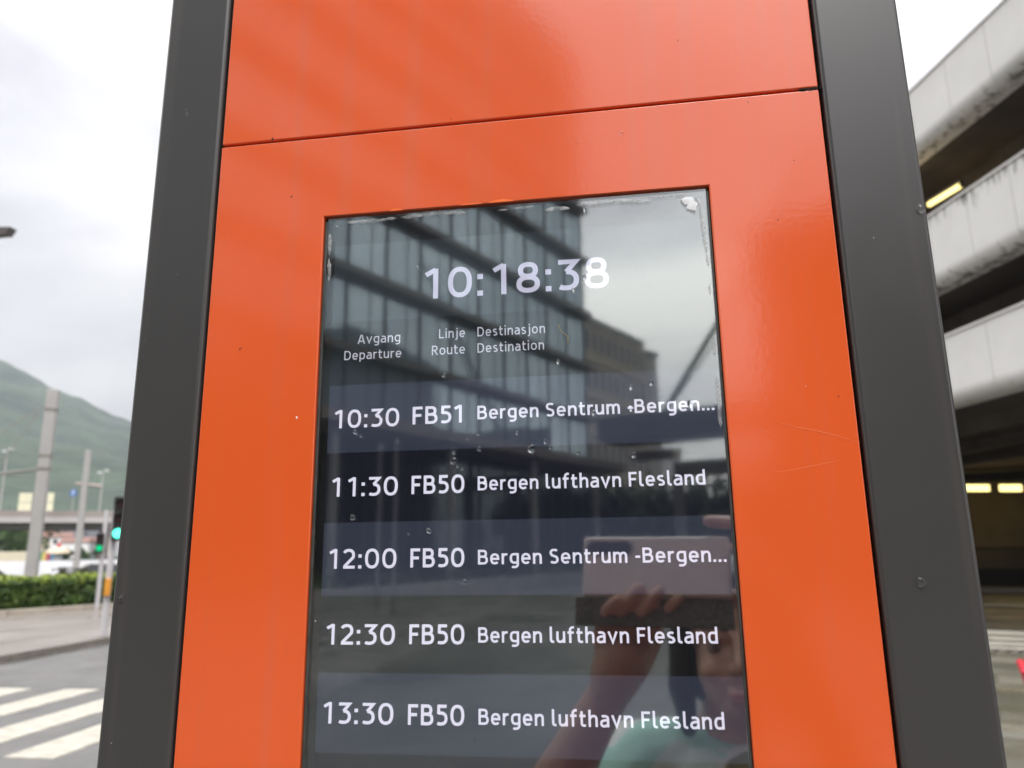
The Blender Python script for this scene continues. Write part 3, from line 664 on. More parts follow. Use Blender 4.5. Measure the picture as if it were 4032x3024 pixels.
# blue round sign
b = at(289, 1941, 114); r = empty('round_sign', (b.x, b.y, 7), label='blue round traffic sign with pale arrow on the overpass', cat='sign')
mb = MB(); mb.tube([b + Vector((0, -.03, 0)), b + Vector((0, .03, 0))], .48, 20); mb.build('disc', mat('sign_blue', (.03, .12, .36), .5, var=.05, scale=2), r)
mb = MB(); mb.box((-.07, -.012, -.3), (.07, .0, .1), Matrix.Translation(b + Vector((0, -.035, 0)))); mb.add([b + Vector(v) for v in ((-.2, -.045, .08), (.2, -.045, .08), (0, -.045, .34))], [(0, 1, 2)])
mb.build('arrow', mat('sign_white', (.7, .72, .75), .5, var=.03, scale=2), r)
MB().tube([(b.x, b.y + .09, 6.8), (b.x, b.y + .09, b.z + .3)], .05, 8).build('post', STEEL, r)
# lamp posts on the overpass
LAMPW = mat('lamp_housing_white', (.7, .7, .7), .4, var=.04, scale=3)
for px, py, lab in ((407, 1857, 'slim street lamp with a white double head on the overpass, right of the far mast'), (30, 1772, 'slim street lamp with a white head on the overpass, left of the near mast')):
    b = at(px, py, 116); r = empty('street_lamp', (b.x, b.y, 7.2), label=lab, cat='street lamp', group='lamps on the overpass')
    MB().tube([(b.x, b.y, 6.5), (b.x, b.y, b.z - .1)], [.11, .07], 8).build('post', STEEL, r)
    for sgn in (-1, 1): MB().box((-.25 + sgn * .5, -.15, -.08 + sgn * .12), (.25 + sgn * .5, .15, .08 + sgn * .12), Matrix.Translation(b)).build('lamp_head', LAMPW, r, bevel=.03)
    MB().tube([b + Vector((-.35, 0, -.1)), b + Vector((.35, 0, .1))], .03, 6).build('bracket', STEEL, r)
# dark head of a street lamp reaching in from the left
b = at(38, 893, 12); r = empty('street_lamp', at(-420, 2300, 12.4) * 1.0, label='dark street lamp head reaching in at the far left against the sky', cat='street lamp'); r.location.z = 0
LD = mat('lamp_dark', (.06, .05, .045), .5, var=.2, scale=5)
a_, c_ = at(-110, 905, 12), at(-420, 900, 12.4)
hd = MB(); cs = [at(38, 892, 12), at(18, 921, 12), at(-110, 930, 12), at(-110, 896, 12)]
hd.add(cs + [q + FW * .25 - RT * .06 for q in cs], [(0, 1, 2, 3), (7, 6, 5, 4), (0, 4, 5, 1), (1, 5, 6, 2), (2, 6, 7, 3), (3, 7, 4, 0)])
hd.build('lamp_head', LD, r)
MB().tube([a_, c_, Vector((c_.x, c_.y, 0))], [.035, .05, .08], 8).build('pole', LD, r)

# traffic signals
SIGB = mat('signal_black', (.012, .011, .012), .5, var=.2, scale=8); POLEG = mat('pole_pale_grey', (.46, .45, .46), .45, var=.06, scale=4)
REDL = mat('red_lens_off', (.03, .005, .005), .3, var=.1, scale=20)
def lens(c, r_, m, parent, nrm):
    mb = MB(); mb.tube([c, c + nrm * .02], r_, 20); return mb.build('lens', m, parent)
def signal(px_base, dist, ztop, zc, n, hw, hh, rl, lit, label, off=(0, 0, 0), white=False):
    b = at(px_base[0], px_base[1], dist); b.z = 0.1
    r = empty('traffic_signal', b, label=label, cat='traffic signal', group='traffic signals by the crossing')
    MB().tube([b, Vector((b.x, b.y, ztop))], .06, 12).build('pole', POLEG, r)
    nrm = (CAMP - b); nrm.z = 0; nrm.normalize(); sd_ = Vector((-nrm.y, nrm.x, 0))
    c = Vector((b.x, b.y, zc)) + sd_ * off[0] + nrm * .14
    vs = [c + sd_ * a * hw + nrm * q * .1 + Vector((0, 0, z * hh)) for q in (-1, 1) for a, z in ((-1, -1), (1, -1), (1, 1), (-1, 1))]
    MB().add(vs, [(3, 2, 1, 0), (4, 5, 6, 7), (0, 1, 5, 4), (1, 2, 6, 5), (2, 3, 7, 6), (3, 0, 4, 7)]).build('housing', SIGB, r, bevel=.02)
    for i in range(n):
        z = hh * (1 - (2 * i + 1) / n); cc = c + nrm * .101 + Vector((0, 0, z))
        lens(cc, rl, lit if i == n - 1 else REDL, r, nrm)
        vz = MB()
        for q in range(9):
            a = math.pi * q / 8; d_ = sd_ * math.cos(a) * rl * 1.12 + Vector((0, 0, math.sin(a) * rl * 1.12)); vz.v += [cc + d_, cc + d_ + nrm * .14]
        for q in range(8): vz.f.append((2 * q, 2 * q + 2, 2 * q + 3, 2 * q + 1))
        vz.build('visor', SIGB, r)
    return r, b, nrm, sd_
GREENL = emat('green_light', (0.005, .55, .22), .8); GREENB = emat('green_light_bright', (.10, 1.0, .75), 1.8)
s1, b1_, n1, s1s = signal((381, 2401), 25.5, 2.95, 1.99, 2, .105, .29, .085, GREENL, 'pedestrian signal with green light on a slim white pole before the hedge', off=(-.10, 0, 0))
s2, b2_, n2, s2s = signal((408, 2480), 17.3, 2.55, 2.36, 3, .12, .44, .09, GREENB, 'three lamp traffic signal with bright green light partly behind the column', off=(.08, 0, 0))
MB().box((-.055, -.05, -.17), (.055, .05, .17), Matrix.Translation(at(424, 2312, 17.2)) @ Matrix.Rotation(.5, 4, 'Z')).build('push_button_box', mat('button_box_orange', (.60, .26, .03), .5, var=.1, scale=9), s2, bevel=.02)

# low barrier, road strip, parked vehicles, colour cabins beyond the hedge
BARR = mat('white_barrier', (.60, .60, .62), .7, var=.07, scale=.5)
a, b = at(-300, 2200, 75), at(600, 2200, 70); a.z = b.z = 0
MB().prism([(0, 0), (.4, 0), (.3, 1.25), (.1, 1.25)], a, b, Vector((-.6, .8, 0))).build('concrete_barrier', BARR, label='long low white concrete barrier beyond the hedge', cat='barrier')
a, b = at(-300, 2190, 92), at(105, 2190, 92); a.z = b.z = 0
mb = MB().prism([(0, 0), (.4, 0), (.4, 2.1), (0, 2.1)], a, b, Vector((-.6, .8, 0))); mb.build('hoarding', mat('cream_hoarding', (.58, .53, .40), .7, var=.08, scale=.6, bump=.02, bscale=3), label='cream site hoarding at the left beyond the barrier', cat='hoarding')
def car(px, dist, col, label, rz, sc=1.0):
    p = at(px, 2240, dist); r = empty('parked_car', (p.x, p.y, 0), rz, label=label, cat='car')
    M = Matrix.Translation((p.x, p.y, 0)) @ Matrix.Rotation(rz, 4, 'Z') @ Matrix.Scale(sc, 4)
    CM = mat('car_paint', col, .25, var=.03, scale=2, coat=.5); GM = mat('car_glass', (.02, .022, .025), .05, var=.1, scale=2)
    pr = [(-2.1, .35), (2.1, .35), (2.15, .7), (2.0, .9), (1.1, .98), (-1.9, 1.0), (-2.15, .8)]; top = [(1.05, .981), (.55, 1.38), (-1.1, 1.42), (-1.85, 1.001)]
    mb = MB(); vs = [M @ Vector((x, s_ * .88, z)) for s_ in (-1, 1) for x, z in pr]; n_ = len(pr)
    mb.add(vs, [tuple(range(n_))[::-1], tuple(range(n_, 2 * n_))] + [(i, (i + 1) % n_, n_ + (i + 1) % n_, n_ + i) for i in range(n_)]); mb.build('body', CM, r)
    mb = MB(); vs = [M @ Vector((x, s_ * (.80 if z < 1.1 else .66), z)) for s_ in (-1, 1) for x, z in top]
    mb.add(vs, [(3, 2, 1, 0), (4, 5, 6, 7), (0, 1, 5, 4), (1, 2, 6, 5), (2, 3, 7, 6), (3, 0, 4, 7)]); mb.build('windows', GM, r)
    mb = MB(); mb.add([M @ Vector((x, s_ * .655, z + dz)) for dz in (.005, .05) for s_ in (-1, 1) for x, z in ((.5, 1.385), (-1.05, 1.425))], [(0, 1, 3, 2), (4, 6, 7, 5), (0, 4, 5, 1), (2, 3, 7, 6), (0, 2, 6, 4), (1, 5, 7, 3)]); mb.build('roof', CM, r)
    for x in (-1.35, 1.35):
        for s_ in (-1, 1):
            mb = MB(); mb.tube([M @ Vector((x, s_ * .7, .33)), M @ Vector((x, s_ * .9, .33))], .33 * sc, 16); mb.build('wheel', SIGB, r)
car(-90, 32, (.03, .028, .03), 'dark parked car seen over the hedge at the far left', R(45), .93)
car(470, 33, (.62, .62, .64), 'white parked car seen over the hedge beside the signal pole', R(42), .93)
for px, w, lab in ((318, .34, 'dark low shrub behind the hedge right of the near mast'), (250, .22, 'small dark shrub behind the hedge between the masts')):
    p = at(px, 2240, 32); sr = empty('shrub', (p.x, p.y, 0), label=lab, cat='shrub'); kk = random.Random(px)
    MB().tube([(p.x, p.y, 0), (p.x + .03, p.y, .7)], [.03, .012], 6).build('stem', BARKS, sr)
    leaves('leaves', LEAFS, sr, [Vector((p.x + kk.gauss(0, w * .5), p.y + kk.gauss(0, w * .5), kk.uniform(.3, 1.22))) for _ in range(700)], .05, kk)
for i, (x, c, nm) in enumerate(((155, (.02, .22, .08), 'green'), (171, (.55, .40, .12), 'yellow'), (188, (.30, .04, .06), 'red'), (204, (.05, .17, .28), 'blue'))):
    p = at(x, 2190, 190); r = empty('portable_cabin', (p.x, p.y, 0), R(38), label='small %s portable cabin beyond the barrier, in a row of four' % nm, cat='cabin', group='coloured cabins beyond the barrier')
    M = Matrix.Translation((p.x, p.y, 0)) @ Matrix.Rotation(R(38), 4, 'Z'); cm = mat('cabin_%s' % nm, c, .6, var=.08, scale=2)
    MB().box((-.5, -.5, 0), (.5, .5, 2.6), M).build('body', cm, r); MB().box((-.55, -.55, 2.602), (.55, .55, 2.8), M).build('roof', LAMPW, r)
# lamp with round cream cap between the masts (low kiosk)
p = at(230, 2175, 80); r = empty('kiosk', (p.x, p.y, 0), label='small round cream kiosk with conical cap beyond the hedge between the masts', cat='kiosk')
MB().tube([(p.x, p.y, 0), (p.x, p.y, 1.85)], .34, 14).build('body', mat('kiosk_grey', (.42, .44, .46), .6, var=.05, scale=2), r)
MB().tube([(p.x, p.y, 1.86), (p.x, p.y, 2.2), (p.x, p.y, 2.4)], [.95, .8, .1], 16).build('cap', mat('kiosk_cream', (.6, .5, .36), .6, var=.05, scale=2), r)
MB().tube([(p.x, p.y, 2.4), (p.x, p.y, 2.75)], .16, 10).build('beacon', mat('beacon_red', (.5, .03, .05), .4, var=.05, scale=2), r)

# hill
def ridge(az):
    pts = [(-95, 6), (-75, 12.5), (-60, 15.2), (-50, 13.6), (-46, 12.4), (-43.8, 11.55), (-41, 10.6), (-38.5, 9.85), (-36.2, 9.1), (-30, 6.8), (-20, 3.8), (-10, 1.5), (-4, 0)]
    for (a, b), (c, d) in zip(pts, pts[1:]):
        if a <= az <= c: return b + (d - b) * (az - a) / (c - a)
    return 0
def height(az, r_):
    t = (r_ - 190) / 1500; e_ = ridge(az); prof = min(1.0, t / .92) ** 1.25
    z = math.tan(R(e_)) * 1570 * prof
    if t > .92: z = math.tan(R(e_)) * 1570 * (1 - (t - .92) * 2)
    low = 0.036 * max(0, min(r_ - 190, 330))
    z = max(z * min(1, t * 3.0), low * min(1.0, e_ / 6))
    v = azp(az, r_); nb = noise.fractal(Vector((v.x * .004, v.y * .004, 0)), 1.0, 2.0, 5)
    z += nb * 26 * max(0, min(1, (t - .12) * 2.5)) * min(1, e_ / 5); z += abs(noise.noise(Vector((v.x * .05, v.y * .05, 3)))) * 5 * max(0, min(1, (t - .12) * 4)) * min(1, e_ / 3)
    return z - .4
hm = MB(); NA, NR = 220, 70
for i in range(NA + 1):
    for j in range(NR + 1):
        az = -95 + 91 * i / NA; r_ = 190 + 1500 * j / NR; v = azp(az, r_); hm.v.append(Vector((v.x, v.y, height(az, r_))))
for i in range(NA):
    for j in range(NR):
        a = i * (NR + 1) + j; hm.f.append((a, a + NR + 1, a + NR + 2, a + 1))
HILL = mat('wooded_slope', (.009, .022, .017), .9, col2=(.046, .074, .042), scale=.012, bump=6.0, bscale=.05, detail=9)
hm.build('hill', HILL, kind='structure', smooth=True)
# town on the slope foot
WALLS = [mat('house_wall_%s' % n_, c, .8, var=.05, scale=.3) for n_, c in (('white', (.80, .79, .77)), ('cream', (.62, .54, .42)), ('ochre', (.45, .36, .24)), ('grey', (.40, .40, .42)))]
ROOFS = [mat('roof_%s' % n_, c, .8, var=.1, scale=.5) for n_, c in (('red', (.26, .07, .055)), ('dark', (.06, .06, .07)), ('brown', (.20, .11, .09)))]
WINM = mat('dark_window', (.03, .035, .045), .15, var=.2, scale=1)
kh = random.Random(23); used = []
wn_ = ('white', 'cream', 'ochre', 'grey'); rn_ = ('red', 'dark', 'brown')
def house(az, dist, wi, ri, w, dd, hgt, label):
    z = height(az, dist) - .5; p = azp(az, dist, z); rz = R(-az + kh.uniform(-25, 25))
    r = empty('house', p, rz, label=label, cat='house', group='houses at the foot of the hill')
    M = Matrix.Translation(p) @ Matrix.Rotation(rz, 4, 'Z')
    MB().box((-w / 2, -dd / 2, 0), (w / 2, dd / 2, hgt), M).build('wall', WALLS[wi], r)
    rf = MB(); vs = [M @ Vector(v) for v in ((-w / 2 - .4, -dd / 2 - .4, hgt + .02), (w / 2 + .4, -dd / 2 - .4, hgt + .02), (w / 2 + .4, dd / 2 + .4, hgt + .02), (-w / 2 - .4, dd / 2 + .4, hgt + .02), (-w / 2 - .4, 0, hgt + 1.3), (w / 2 + .4, 0, hgt + 1.3))]
    rf.add(vs, [(3, 2, 1, 0), (0, 1, 5, 4), (2, 3, 4, 5), (0, 4, 3), (1, 2, 5)]); rf.build('roof', ROOFS[ri], r)
    nw = max(2, int(w / 3))
    for fl in range(int(hgt / 2.8)):
        for q in range(nw):
            x = -w / 2 + w * (q + .5) / nw; MB().box((x - .5, -dd / 2 - .05, 1 + fl * 2.8), (x + .5, -dd / 2 + .02, 2.2 + fl * 2.8), M).build('window', WINM, r)
rown = ('lowest', 'second lowest', 'middle', 'second highest', 'highest')
for row in range(5):
    for c in range(9):
        az = -42.6 + c * .82 + (row % 2) * .4 + kh.uniform(-.2, .2); dist = 235 + row * 46 + kh.uniform(-8, 8)
        wi = kh.choice((0, 0, 0, 0, 1, 2, 3)); ri = kh.choice((0, 1, 1, 2, 2))
        house(az, dist, wi, ri, kh.uniform(4.2, 6.8), 5, kh.choice((4.4, 5.6)), '%s house with %s roof, %s from left in the %s row on the slope' % (wn_[wi], rn_[ri], ('first', 'second', 'third', 'fourth', 'fifth', 'sixth', 'seventh', 'eighth', 'ninth')[c], rown[row]))
# trees
BARK = mat('bark', (.06, .045, .03), .9, var=.3, scale=8)
def tree(loc, hgt, cw, m, nl, seed, label, group=None, size=.28, trunk=.3):
    k = random.Random(seed); loc = Vector(loc); r = empty('tree', loc, label=label, cat='tree', group=group)
    mb = MB(); mb.tube([loc, loc + Vector((.1, 0, hgt * .4)), loc + Vector((.05, .1, hgt * .8))], [hgt * .035, hgt * .025, hgt * .008], 8)
    for q in range(6):
        a = k.uniform(0, 6.28); z0 = hgt * k.uniform(.25, .55); mb.tube([loc + Vector((.08, 0, z0)), loc + Vector((math.cos(a) * cw * .35, math.sin(a) * cw * .35, z0 + hgt * .22))], [hgt * .012, hgt * .004], 6)
    mb.build('trunk', BARK, r)
    cl = [(Vector((k.gauss(0, .28) * cw, k.gauss(0, .28) * cw, hgt * k.uniform(.32, .92))), cw * k.uniform(.16, .30)) for _ in range(16)]
    pts = []
    for i in range(nl):
        c, rr = k.choice(cl); d_ = Vector((k.gauss(0, 1), k.gauss(0, 1), k.gauss(0, .8))).normalized() * rr * k.uniform(.55, 1.1); pts.append(loc + c + d_)
    leaves('crown', m, r, pts, size, k); return r
TL1 = mat('tree_leaf', (.022, .05, .012), .7, col2=(.07, .13, .03), scale=.8)
TL2 = mat('tree_leaf_dark', (.015, .032, .010), .7, col2=(.05, .085, .022), scale=.5)
for i, (px, dist, hh, lab) in enumerate(((-40, 150, 9, 'dark green tree below the overpass at the far left'), (30, 140, 7, 'bushy green tree below the overpass, left of the near mast'), (78, 150, 7.5, 'rounded green tree below the overpass, just left of the near mast'), (250, 222, 3.2, 'low dark tree among the lowest houses, between the masts'), (330, 226, 3.4, 'low dark tree among the lowest houses, right of the far mast'))):
    p = at(px, 2180, dist); tree((p.x, p.y, 0), hh, hh * .9, TL1, 900, 50 + i, lab, 'trees below the overpass', .45)

# ------------------------------------------------------------------ right: parking decks
GA = R(-14.49); GD = Vector((math.sin(GA), math.cos(GA), 0)); GN = Vector((math.cos(GA), -math.sin(GA), 0)); GOFF = 10.7
def gp(s_, off=0.0, z=0.0):
    v = Vector((CAMP.x, CAMP.y, 0)) + GN * (GOFF + off) + GD * s_; v.z = z; return v
gar = empty('parking_structure', gp(13), label='open parking structure with three tiers of pale stained concrete fascias', cat='parking structure')
def fascia_mat():
    m = mat('stained_fascia', (.70, .69, .67), .75, var=.06, scale=.8)
    t = m.node_tree; n = t.nodes; l = t.links.new; p = n['Principled BSDF']
    old = p.inputs['Base Color'].links[0].from_socket
    g = n.new('ShaderNodeNewGeometry'); at_ = n.new('ShaderNodeAttribute'); at_.attribute_name = 'hgt'
    mp_ = n.new('ShaderNodeMapping'); mp_.inputs['Scale'].default_value = (3.2, 3.2, .55); l(g.outputs['Position'], mp_.inputs[0])
    a = n.new('ShaderNodeTexNoise'); a.inputs['Scale'].default_value = 2.2; a.inputs['Detail'].default_value = 8; a.inputs['Roughness'].default_value = .65; l(mp_.outputs[0], a.inputs['Vector'])
    # moss and run-off under the coping and on the rounded lower edge
    add = n.new('ShaderNodeMath'); add.operation = 'ADD'; l(a.outputs[0], add.inputs[0]); l(at_.outputs['Fac'], add.inputs[1])
    r = n.new('ShaderNodeMapRange'); r.inputs['From Min'].default_value = .62; r.inputs['From Max'].default_value = .82; l(add.outputs[0], r.inputs['Value'])
    mm = n.new('ShaderNodeMixRGB'); mm.inputs[2].default_value = (.075, .07, .045, 1); l(r.outputs[0], mm.inputs[0]); l(old, mm.inputs[1]); l(mm.outputs[0], p.inputs['Base Color'])
    return m
FM = fascia_mat()
COP = mat('pale_coping', (.62, .60, .58), .7, var=.05, scale=1)
PW = 1.16
def fascia_mesh(h0, h1, top_dirt, bot_dirt):
    """one precast panel in local coords: y along, x across (out = -x), z height"""
    prof = [(0, h1), (0, h1 - .18), (0, h1 - .45), (0, (h0 + h1) / 2), (0, h0 + .42), (0, h0 + .26)]
    dirt = [top_dirt, top_dirt * .6, -.02, -.15, -.12, -.05]
    for q in range(1, 6):
        a = math.pi / 2 * q / 5; prof.append((.26 - .26 * math.cos(a), h0 + .26 - .26 * math.sin(a))); dirt.append(-.05 + (bot_dirt + .05) * q / 5)
    prof += [(.55, h0), (.55, h0 + .2), (.2, h0 + .5), (.2, h1)]; dirt += [bot_dirt * .6, 0, 0, 0]
    vs = []; dd = []
    for y in (.006, PW - .006):
        for (x, z), d_ in zip(prof, dirt): vs.append((x, y, z)); dd.append(d_)
    n_ = len(prof); fs = [(i, (i + 1) % n_, n_ + (i + 1) % n_, n_ + i) for i in range(n_)] + [tuple(range(n_))[::-1], tuple(range(n_, 2 * n_))]
    me = bpy.data.meshes.new('fascia_panel'); me.from_pydata(vs, [], fs); bm = bmesh.new(); bm.from_mesh(me); bmesh.ops.recalc_face_normals(bm, faces=bm.faces); bm.to_mesh(me); bm.free()
    at_ = me.attributes.new('hgt', 'FLOAT', 'POINT')
    for i, d_ in enumerate(dd): at_.data[i].value = d_
    me.materials.append(FM); return me
LV = [(EYE + 8.64, EYE + 10.03, -.04, .19), (EYE + 5.42, EYE + 6.95, .20, .22), (EYE + 2.84, EYE + 4.24, -.1, .05)]
rz = -GA
for h0, h1, td, bd in LV:
    me = fascia_mesh(h0, h1, td, bd)
    for i in range(-6, 26):
        s_ = 12.9 + (i - 10) * PW; inst(me, 'fascia_panel', gp(s_), rz, gar)
    MB().prism([(-.03, h1 + .003), (.24, h1 + .003), (.24, h1 + .05), (-.03, h1 + .05)], gp(-6), gp(31), GN).build('coping', COP, gar)
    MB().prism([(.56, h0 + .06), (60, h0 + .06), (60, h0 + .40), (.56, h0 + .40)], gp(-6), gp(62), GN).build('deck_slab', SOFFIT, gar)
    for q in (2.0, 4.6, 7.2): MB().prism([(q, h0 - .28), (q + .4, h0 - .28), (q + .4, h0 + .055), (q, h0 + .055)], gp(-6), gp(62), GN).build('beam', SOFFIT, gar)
for q in range(4):
    for off in (6.0, 15.0): 
        p = gp(-2 + q * 9.5, off); MB().box((-.3, -.3, 0), (.3, .3, LV[0][0] - .3), Matrix.Translation((p.x, p.y, 0)) @ Matrix.Rotation(rz, 4, 'Z')).build('pillar', GREYC, gar)
# tubes under the decks
TUBE = emat('warm_tube', (1.0, .80, .30), 1.5); FIX = mat('fixture', (.12, .10, .07), .5, var=.1, scale=5)
def tube_light(a, b, lab, r_=.07, glow=9):
    a = Vector(a); b = Vector(b); c = (a + b) / 2; r = empty('tube_light', c, label=lab, cat='tube light', group='yellow tube lights under the decks')
    MB().tube([a, b], r_, 12).build('tube', TUBE, r)
    lp = bpy.data.lights.new('tube_glow', 'POINT'); lp.energy = glow; lp.color = (1.0, .72, .30); lp.shadow_soft_size = .3
    lo = bpy.data.objects.new('tube_glow', lp); COL.objects.link(lo); lo.location = c - Vector((0, 0, .5)); put(lo, r)
    MB().tube([a + Vector((0, 0, r_ * 1.5)), b + Vector((0, 0, r_ * 1.5))], r_ * .8, 8).build('fixture', FIX, r)
    ex = (b - a).normalized()
    for q, s_ in ((a, -1), (b, 1)): MB().tube([q, q + ex * s_ * .05], r_ * 1.05, 10).build('end_cap', FIX, r)
def garpt(x, y, off):
    d = ray(x, y); t = (GOFF + off) / (d.x * GN.x + d.y * GN.y); return CAMP + d * t
tube_light(garpt(3659, 805, 1.1), garpt(3786, 728, 1.1), 'yellow tube light under the top deck of the parking structure', .062)
tube_light(at(3790, 1921, 33), at(3897, 1921, 33), 'yellow tube light in the underpass, left one beside the column edge', .13, 13)
tube_light(at(3934, 1921, 33), at(4024, 1921, 33), 'yellow tube light in the underpass, right one of the pair', .13, 13)
# back of the underpass
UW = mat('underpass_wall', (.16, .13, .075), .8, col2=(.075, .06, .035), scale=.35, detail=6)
def wallbox(name, m, xa, xb, ztop, zbot, dist, parent=None, thick=.3, **k):
    a, b = at(xa, 2100, dist), at(xb, 2100, dist); a.z = b.z = 0; d_ = (b - a).normalized(); n_ = Vector((-d_.y, d_.x, 0))
    return MB().prism([(0, zbot), (thick, zbot), (thick, ztop), (0, ztop)], a, b, n_).build(name, m, parent, **k)
uw = empty('underpass_wall', at(3950, 2190, 38), label='yellow lit concrete wall at the back of the underpass', cat='wall'); uw.location.z = 0
wallbox('wall_face', UW, 2400, 5200, 4.1, 0, 38, uw)
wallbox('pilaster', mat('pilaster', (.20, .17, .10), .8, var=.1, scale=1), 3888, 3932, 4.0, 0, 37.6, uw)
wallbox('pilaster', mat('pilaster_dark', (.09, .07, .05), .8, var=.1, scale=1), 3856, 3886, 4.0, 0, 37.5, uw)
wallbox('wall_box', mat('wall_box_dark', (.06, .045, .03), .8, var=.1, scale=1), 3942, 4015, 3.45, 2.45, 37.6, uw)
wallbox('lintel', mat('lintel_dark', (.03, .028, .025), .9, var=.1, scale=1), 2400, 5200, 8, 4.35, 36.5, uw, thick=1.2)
fnc = empty('railing', at(3950, 2300, 31.6), label='dark steel railing along the kerb in the underpass', cat='railing'); fnc.location.z = 0
FD = mat('railing_dark', (.022, .018, .014), .6, var=.2, scale=4)
wallbox('plinth_wall', FD, 3300, 4700, .75, 0, 32.5, fnc)
a, b = at(3600, 2100, 31.5), at(4400, 2100, 31.5)
pm = MB().tube([(0, 0, .15), (0, 0, 1.45)], .02, 6).mesh('picket', FD)
for i in range(70):
    p = a.lerp(b, i / 69); inst(pm, 'picket', (p.x, p.y, 0), 0, fnc)
for z in (.3, 1.45): MB().tube([Vector((a.x, a.y, z)), Vector((b.x, b.y, z))], .03, 6).build('rail', FD, fnc)
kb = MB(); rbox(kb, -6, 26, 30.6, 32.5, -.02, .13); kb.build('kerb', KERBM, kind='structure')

# red bin at the right edge
RED = mat('red_plastic', (.55, .012, .035), .35, var=.05, scale=6)
bp = at(4300, 2900, 5.4); bp.z = 0
bn = empty('litter_bin', bp, R(-22), label='bright red litter bin cut by the right edge of the photo', cat='litter bin')
def taper(x0, x1, z0, z1, nm, m, par, bev):
    M = Matrix.Translation(bp) @ Matrix.Rotation(R(-22), 4, 'Z')
    vs = [M @ Vector((sx * w, sy * w * .8, z)) for w, z in ((x0, z0), (x1, z1)) for sx, sy in ((-1, -1), (1, -1), (1, 1), (-1, 1))]
    return MB().add(vs, [(3, 2, 1, 0), (4, 5, 6, 7), (0, 1, 5, 4), (1, 2, 6, 5), (2, 3, 7, 6), (3, 0, 4, 7)]).build(nm, m, par, bevel=bev)
taper(.13, .285, .05, .93, 'body', RED, bn, .012); taper(.29, .29, .934, .965, 'rim', RED, bn, .015); taper(.25, .25, .9652, .972, 'opening', SIGB, bn, 0); taper(.16, .16, 0, .048, 'foot', SIGB, bn, 0)

# ------------------------------------------------------------------ what the screen mirrors: the square behind the camera
BEAMM = mat('bronze_ledge', (.075, .062, .052), .6, var=.15, scale=.8); MULL = mat('dark_mullion', (.022, .03, .032), .5, var=.1, scale=1)
def pane_mat(name, dif, refl):
    m = bpy.data.materials.new(name); m.use_nodes = True; t = m.node_tree; t.nodes.clear(); n = t.nodes; l = t.links.new
    o = n.new('ShaderNodeOutputMaterial'); mx_ = n.new('ShaderNodeMixShader'); a = n.new('ShaderNodeBsdfDiffuse'); b = n.new('ShaderNodeBsdfGlossy')
    oi = n.new('ShaderNodeObjectInfo'); hs = n.new('ShaderNodeMapRange'); hs.inputs['To Min'].default_value = refl * .8; hs.inputs['To Max'].default_value = refl * 1.12; l(oi.outputs['Random'], hs.inputs['Value'])
    a.inputs[0].default_value = (*dif, 1); b.inputs[0].default_value = (.80, .93, 1.0, 1); b.inputs['Roughness'].default_value = .05
    g = n.new('ShaderNodeNewGeometry'); nn = n.new('ShaderNodeTexNoise'); nn.inputs['Scale'].default_value = .5; bb = n.new('ShaderNodeBump'); bb.inputs['Distance'].default_value = .008
    l(g.outputs['Position'], nn.inputs['Vector']); l(nn.outputs[0], bb.inputs['Height']); l(bb.outputs[0], b.inputs['Normal'])
    l(hs.outputs[0], mx_.inputs[0]); l(a.outputs[0], mx_.inputs[1]); l(b.outputs[0], mx_.inputs[2]); l(mx_.outputs[0], o.inputs[0]); return m
PANE = pane_mat('facade_glass', (.20, .25, .285), .36); PANED = pane_mat('lobby_glass', (.012, .014, .02), .10)
OC = Vector((-2.05, -45.0, 0)); OD = Vector((-.422, .9066, 0)); ON = Vector((.9066, .422, 0))
off_ = empty('office_building', OC, label='tall glass office building with bronze ledges, mirrored in the screen', cat='office building')
def op(L, out, z): v = OC + OD * L + ON * out; v.z = z; return v
FL = [6.35, 9.45, 12.7, 16.1, 19.7, 23.2, 26.7, 30.2, 33.7]
NB = 15
MB().prism([(-14, 0), (-.35, 0), (-.35, 34.2), (-14, 34.2)], op(0, 0, 0), op(NB * 2.25 + 2, 0, 0), ON).build('core_block', mat('office_core', (.10, .10, .11), .7, var=.1, scale=.4), off_)
for z in FL: MB().prism([(-.345, z - .28), (.55, z - .22), (.55, z + .10), (-.345, z + .16)], op(-.02, 0, 0), op(NB * 2.25 + 2, 0, 0), ON).build('ledge', BEAMM, off_)
MB().prism([(.552, FL[0] - .45), (2.4, FL[0] - .35), (2.4, FL[0] + .1), (.552, FL[0] + .15)], op(-.3, 0, 0), op(NB * 2.25 + 2, 0, 0), ON).build('canopy', mat('canopy_bronze', (.16, .13, .12), .5, var=.1, scale=.6), off_)
org = math.atan2(OD.x, OD.y)
zz = [0.0] + FL
for f_ in range(len(zz) - 1):
    z0, z1 = zz[f_] + .17, zz[f_ + 1] - .285
    hgt = z1 - z0
    pm = MB().box((-.02, 0.06, 0), (.02, 2.19, hgt)).mesh('pane', PANE if f_ else PANED)
    mm_ = MB().box((-.10, -.055, 0), (.045, .055, hgt)).mesh('mullion', MULL)
    m2_ = MB().box((-.03, -.018, 0), (.04, .018, hgt)).mesh('thin_mullion', MULL)
    for q in range(NB + 1):
        o = inst(mm_, 'mullion', op(.12 + q * 2.25, 0, z0), 0, off_); o.rotation_euler.z = -org
        if q < NB:
            o = inst(pm, 'pane', op(.12 + q * 2.25, -.05, z0), 0, off_); o.rotation_euler.z = -org
            o = inst(m2_, 'thin_mullion', op(.12 + q * 2.25 + .9, -.04, z0), 0, off_); o.rotation_euler.z = -org
for L in (3, 9.5, 16, 22.5, 29): MB().tube([op(L, 1.9, 0), op(L, 1.9, FL[0] - .46)], .16, 12).build('column', GREYC, off_)
